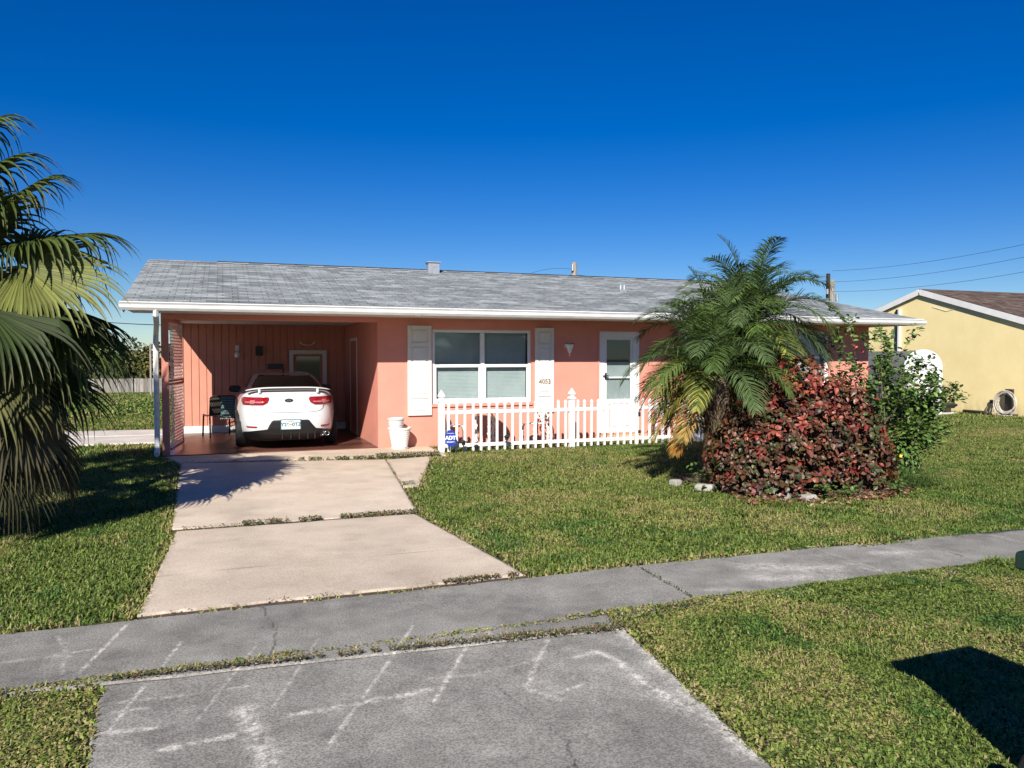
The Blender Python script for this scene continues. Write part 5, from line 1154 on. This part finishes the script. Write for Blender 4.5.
def inside(P, x, y, grow=0.):
    n = len(P); r_ = np.ones(x.shape, bool); ar = sum(P[i][0]*P[(i+1) % n][1]-P[(i+1) % n][0]*P[i][1] for i in range(n)); sg = 1 if ar > 0 else -1
    for i in range(n):
        a, b = P[i], P[(i+1) % n]; e = b-a; e = e/np.hypot(*e); r_ &= sg*(e[0]*(y-a[1])-e[1]*(x-a[0])) > -grow
    return r_
cy_, sy_ = math.cos(R(20.4)), math.sin(R(20.4))
def visible(x, y):
    fwd = x*sy_+y*cy_; rt = x*cy_-y*sy_; return (fwd > 1.5) & (np.abs(rt) < fwd*.70+.8)
def blades(x0, x1, y0, y1, n, hmin, hmax, wd_, ff=.30):
    x = rng.uniform(x0, x1, n); y = rng.uniform(y0, y1, n); ok = visible(x, y)
    rag = -.065*fbm(x, y, 5.5, 19)*(rng.random(n) < .8)
    for P in RECTS: ok &= ~inside(P, x, y, rag)
    x, y = x[ok], y[ok]
    den = fbm(x, y, 1.4, 4); worn = np.clip((.44-den)*6, 0, .75); keep = rng.random(len(x)) > worn*.75
    # thin beside the kerbs and slab edges
    e = np.zeros(len(x), bool)
    for P in RECTS[:6]: e |= inside(P, x, y, .03+.12*vnoise(x, y, 5))
    keep &= ~(e & (rng.random(len(x)) < .55)); x, y, e = x[keep], y[keep], e[keep]; n = len(x)
    clump = fbm(x, y, 9, 2); h = rng.uniform(hmin, hmax, n)*(.50+1.0*clump)*(1+1.1*np.clip((vnoise(x, y, 3.3, 5, 8)-.78)*6, 0, 1)); a = rng.uniform(0, 2*PI, n); lean = rng.uniform(.25, 1.25, n)
    w_ = wd_*rng.uniform(.6, 1.3, n); flat = rng.random(n) < ff*(.6+.8*fbm(x, y, 1.1, 17)); h = np.where(flat, h*.62, h); lean = np.where(flat, rng.uniform(.7, 1.6, n), lean); w_ = np.where(flat, w_*2.3, w_)
    dx, dy = np.cos(a), np.sin(a); tx_, ty_ = -dy, dx; z0 = gz(x, y)-.018+np.where(e, .012, 0)+np.where((y < 4.5) & (x > 2.0), np.clip((y-3.6)/.4, 0, 1)*.020, 0)
    V_ = np.zeros((n, 5, 3)); V_[:, 0] = np.stack([x-tx_*w_, y-ty_*w_, z0], 1); V_[:, 1] = np.stack([x+tx_*w_, y+ty_*w_, z0], 1)
    mx_, my_ = x+dx*h*lean*.35, y+dy*h*lean*.35; zm = z0+h*.62
    V_[:, 2] = np.stack([mx_+tx_*w_*.85, my_+ty_*w_*.85, zm], 1); V_[:, 3] = np.stack([mx_-tx_*w_*.85, my_-ty_*w_*.85, zm], 1)
    V_[:, 4] = np.stack([x+dx*h*lean, y+dy*h*lean, z0+h*np.where(flat, .75, 1.0)], 1)
    # colour: green patches, yellowed patches, dead straw
    pt = fbm(x, y, .55, 12); p2 = fbm(x, y, 3.2, 31)
    dry = np.clip((pt-.50)*5+(p2-.5)*2.2+.08, 0, 1); dry = np.maximum(dry, np.exp(-(((x-5.2)/1.6)**2+((y-10.3)/1.5)**2))*.85*(p2+.3)); dry = np.where(y < 4.5, np.maximum(dry, np.clip((fbm(x, y, 2.1, 40)-.50)*6, 0, .8)), dry); dry = np.maximum(dry, e*.8)
    dry = np.where((y > 9) & (x > 8), np.maximum(dry, .25), dry)
    r_ = rng.random(n); g1 = np.array([.12, .18, .032]); g2 = np.array([.21, .275, .058]); g3 = np.array([.055, .09, .02]); s1 = np.array([.40, .32, .16]); s2 = np.array([.26, .22, .08])
    k = rng.random((n, 1)); C_ = g1*(1-k)+g2*k; C_ = np.where((rng.random(n) < .22)[:, None], g3, C_)
    is_s = r_ < (.04+.50*dry); k = rng.random((n, 1)); C_ = np.where(is_s[:, None], s1*(1-k)+s2*k, C_*(1+.35*dry[:, None]*np.array([1.2, .7, .6])))
    wd2 = (vnoise(x, y, 2.6, 40, 11) > .80); C_ = np.where((wd2 & ~is_s)[:, None], C_*np.array([.62, .80, .75]), C_); C_ = C_*rng.uniform(.75, 1.25, (n, 1)); C5 = np.repeat(C_, 5, 0)
    return V_.reshape(-1, 3), C5, n
def lawn(name, label, parts):
    Vs, Cs, N_ = [], [], 0
    for a in parts: v, c, n = blades(*a); Vs.append(v); Cs.append(c); N_ += n
    b = np.arange(N_)[:, None]*5; lp = np.concatenate([b+0, b+1, b+2, b+3, b+3, b+2, b+4], 1).ravel(); stt = (np.arange(N_)[:, None]*7+np.array([0, 4])).ravel()
    o = npmesh(name, np.concatenate(Vs), lp, stt, None, M['grass'], np.concatenate(Cs)); print('blades', name, N_)
    return tag(o, label, 'grass', kind='stuff')
lawn('verge_grass', 'short rough grass on the verge between the kerb and the sidewalk', [(-3.5, 9, 1.32, 4.45, 620000, .016, .034, .0028, .85)])
lawn('lawn_grass', 'mown green lawn with straw patches around the pink house', [(-5, 12, 5.2, 9, 460000, .020, .042, .0040, .5), (-8, 24, 9, 13.9, 600000, .022, .045, .0048, .4), (-12, 24, 13.9, 24, 300000, .03, .06, .009), (-22, 0, 24, 76, 160000, .05, .09, .03), (14, 40, 24, 40, 30000, .05, .09, .03)])
# weeds along the slab joints
m_ = MB()
def weeds(x0, y0, x1, y1, n, w_=.02, h_=.03, dens=None, sc=.8, brown=False):
    for i in range(n):
        t = random.random()
        if dens and mnoise.noise(Vector((t*9+x0, y0, 3)))+.6*mnoise.noise(Vector((t*31, y0, 8))) < dens: continue
        x = x0+(x1-x0)*t; y = y0+(y1-y0)*t+random.gauss(0, w_); s = U(.014, .034)*sc; g = U(.7, 1.3)
        leaf(m_, A3(x, y, U(.012, h_)), A3(U(-1, 1), U(-1, 1), U(0, .9)), UP+A3(U(-.5, .5), U(-.5, .5), 0), s, s*random.choice((.25, .5, .6)), tuple(g*c for c in random.choice([(.06, .10, .02), (.09, .13, .03), (.26, .19, .10), (.16, .10, .05), (.34, .27, .15)] if brown else [(.06, .10, .02), (.09, .13, .03), (.045, .08, .02), (.22, .17, .09)])), .2, .2)
weeds(.15, 7.95, 1.9, 7.94, 2200, .022, .05, -.3, .9, True); weeds(-.4, 7.95, .2, 7.95, 120, .015, .03)
weeds(1.1, 12.60, 2.3, 12.42, 1400, .03, .06, -.35, 1.1); weeds(2.3, 12.50, 3.35, 12.45, 1900, .04, .08, -.6, 1.1); weeds(-.6, 12.97, 1.1, 12.7, 160, .02, .03)
weeds(2.5, 9.9, 2.6, 10.4, 60); weeds(-.58, 4.365, 1.2, 4.225, 2600, .011, .03, -.25, .6, True); weeds(1.2, 4.225, 2.3, 4.12, 1300, .018, .03, .0, .6, True); weeds(1.5, 4.2, 2.3, 4.12, 900, .03, .025, -.3, .6, True); weeds(2.1, 4.14, 2.9, 4.34, 300, .05, .04)
weeds(1.45, 5.39, 2.15, 5.40, 1200, .016, .035, -.3, .7, True); weeds(-.4, 5.37, 1.4, 5.38, 260, .006, .03, -.1, .6, True); weeds(2.12, 9.75, 2.30, 9.8, 160, .05, .05); weeds(3.02, 5.25, 2.98, 4.45, 120, .006, .02)
tag(m_.build('joint_weeds', M['leaf']), 'small weeds growing along the driveway and sidewalk joints', 'weeds', kind='stuff')

# ---- distant trees beyond the board fence
def far_tree(name, label, x, y, h, r_, cols, n=1500, seed=1):
    random.seed(seed); z0 = float(gz(x, y)); t = thing(name, label, 'tree', (x, y, z0), 'trees beyond the far fence')
    MB().tube([(x, y, z0-.2), (x+.1, y, z0+h*.5), (x, y, z0+h*.8)], [r_*.09, r_*.06, .03], 8).build('trunk', M['bark'], t)
    lobes = [((x+U(-.5, .5)*r_, y+U(-.4, .4)*r_, z0+h*U(.45, .78)), (r_*U(.45, .65), r_*U(.45, .65), h*U(.18, .28))) for _ in range(8)]; m_ = MB()
    for i in range(n):
        c, q = random.choice(lobes); v = nrm(A3(random.gauss(0, 1), random.gauss(0, 1), random.gauss(0, 1))); k = U(.7, 1.08)*(1+.2*mnoise.noise(Vector(v*2.5+c[0]))); p = A3(c[0]+v[0]*q[0]*k, c[1]+v[1]*q[1]*k, c[2]+v[2]*q[2]*k); s = U(.18, .42); g = U(.6, 1.4)
        leaf(m_, p, nrm(v+A3(U(-.8, .8), U(-.8, .8), U(-.8, .5))), nrm(v+UP*.5), s, s*.8, tuple(g*u for u in random.choice(cols)), .2, .2)
    m_.build('crown', M['treeleaf'], t)
DG = [(.03, .05, .018), (.045, .065, .022), (.06, .075, .02)]; YGc = [(.14, .13, .03), (.10, .11, .03), (.18, .15, .04)]
for i, (x, y, h, r_, c, lb) in enumerate([(-9.3, 88, 4.9, 2.1, DG, 'dark rounded tree behind the board fence, left of the yellowish one'), (-7.0, 84, 4.6, 1.6, YGc, 'yellow-green autumn tree standing behind the slender distant pole'), (-5.2, 90, 5.2, 2.2, DG, 'dark green tree right of the yellowish one, beside the carport post'),
        (-13.5, 90, 4.6, 3.0, DG, 'wide dark tree seen through the fan palm leaves'), (-19, 88, 5.0, 3.2, DG, 'dark tree farther left behind the fan palm'), (-26, 92, 5.4, 3.6, DG, 'leftmost dark tree behind the fan palm'), (-1.5, 92, 5.0, 3.2, DG, 'dark tree hidden mostly behind the carport post')]):
    far_tree('broadleaf_tree', lb, x, y, h, r_, c, 900, 40+i)
m_ = MB(); random.seed(5)
for i in range(3600):
    x = -160+U(0, 1)*330; y = 118+U(-8, 8); z = -1.9+U(0, 1)**.8*(3.6+1.3*mnoise.noise(Vector((x*.08, 0, 0)))); s = U(.7, 1.5); g = U(.6, 1.3)
    leaf(m_, A3(x, y, z), A3(U(-1, 1), U(-1, 1), U(-.6, .6)), A3(U(-.5, .5), -1, .7), s, s*.9, tuple(g*u for u in random.choice(DG)), .2, .2)
tag(m_.build('tree_belt', M['treeleaf']), 'far belt of dark trees closing the view behind the yards', 'woodland', kind='stuff')
# ================================================================= CAMERA, LIGHT, RENDER
SUNDIR = Vector((-.56, -1, .79)).normalized()        # towards the sun
cam = bpy.data.cameras.new('camera'); co = bpy.data.objects.new('camera', cam); COL.objects.link(co); scene.camera = co
cam.sensor_width = 36; cam.lens = 36*775/1024; cam.clip_end = 4000; cam.clip_start = .05
co.location = (0, 0, 1.65); co.rotation_euler = (R(90-2.0), 0, -R(20.4))
sl = bpy.data.lights.new('sun', 'SUN'); sl.energy = 5.0; sl.angle = R(.53); sl.color = (1, .945, .86)
so = bpy.data.objects.new('sun', sl); COL.objects.link(so); so.rotation_euler = SUNDIR.to_track_quat('Z', 'Y').to_euler(); so.location = (-10, -15, 20)
wd = bpy.data.worlds.new('World'); scene.world = wd; wd.use_nodes = True; nt = wd.node_tree; bg = nt.nodes['Background']
sky = nt.nodes.new('ShaderNodeTexSky'); sky.sky_type = 'NISHITA'; sky.sun_disc = False
sky.sun_elevation = math.asin(SUNDIR.z); sky.sun_rotation = math.atan2(SUNDIR.x, SUNDIR.y)
sky.altitude = 0; sky.air_density = 1.0; sky.dust_density = .0; sky.ozone_density = 7
hs_ = nt.nodes.new('ShaderNodeHueSaturation'); hs_.inputs['Saturation'].default_value = 1.33; hs_.inputs['Hue'].default_value = .5155; hs_.inputs['Value'].default_value = 1.0
nt.links.new(sky.outputs[0], hs_.inputs['Color']); nt.links.new(hs_.outputs[0], bg.inputs['Color']); bg.inputs['Strength'].default_value = .057
scene.render.engine = 'CYCLES'; scene.render.resolution_x = 1024; scene.render.resolution_y = 768
scene.view_settings.view_transform = 'Standard'; scene.view_settings.look = 'None'; scene.view_settings.gamma = 1; scene.view_settings.exposure = .72
scene.cycles.max_bounces = 6; scene.cycles.diffuse_bounces = 3; scene.cycles.transparent_max_bounces = 8
for o in list(scene.objects):
    if '_o' in o: del o['_o']
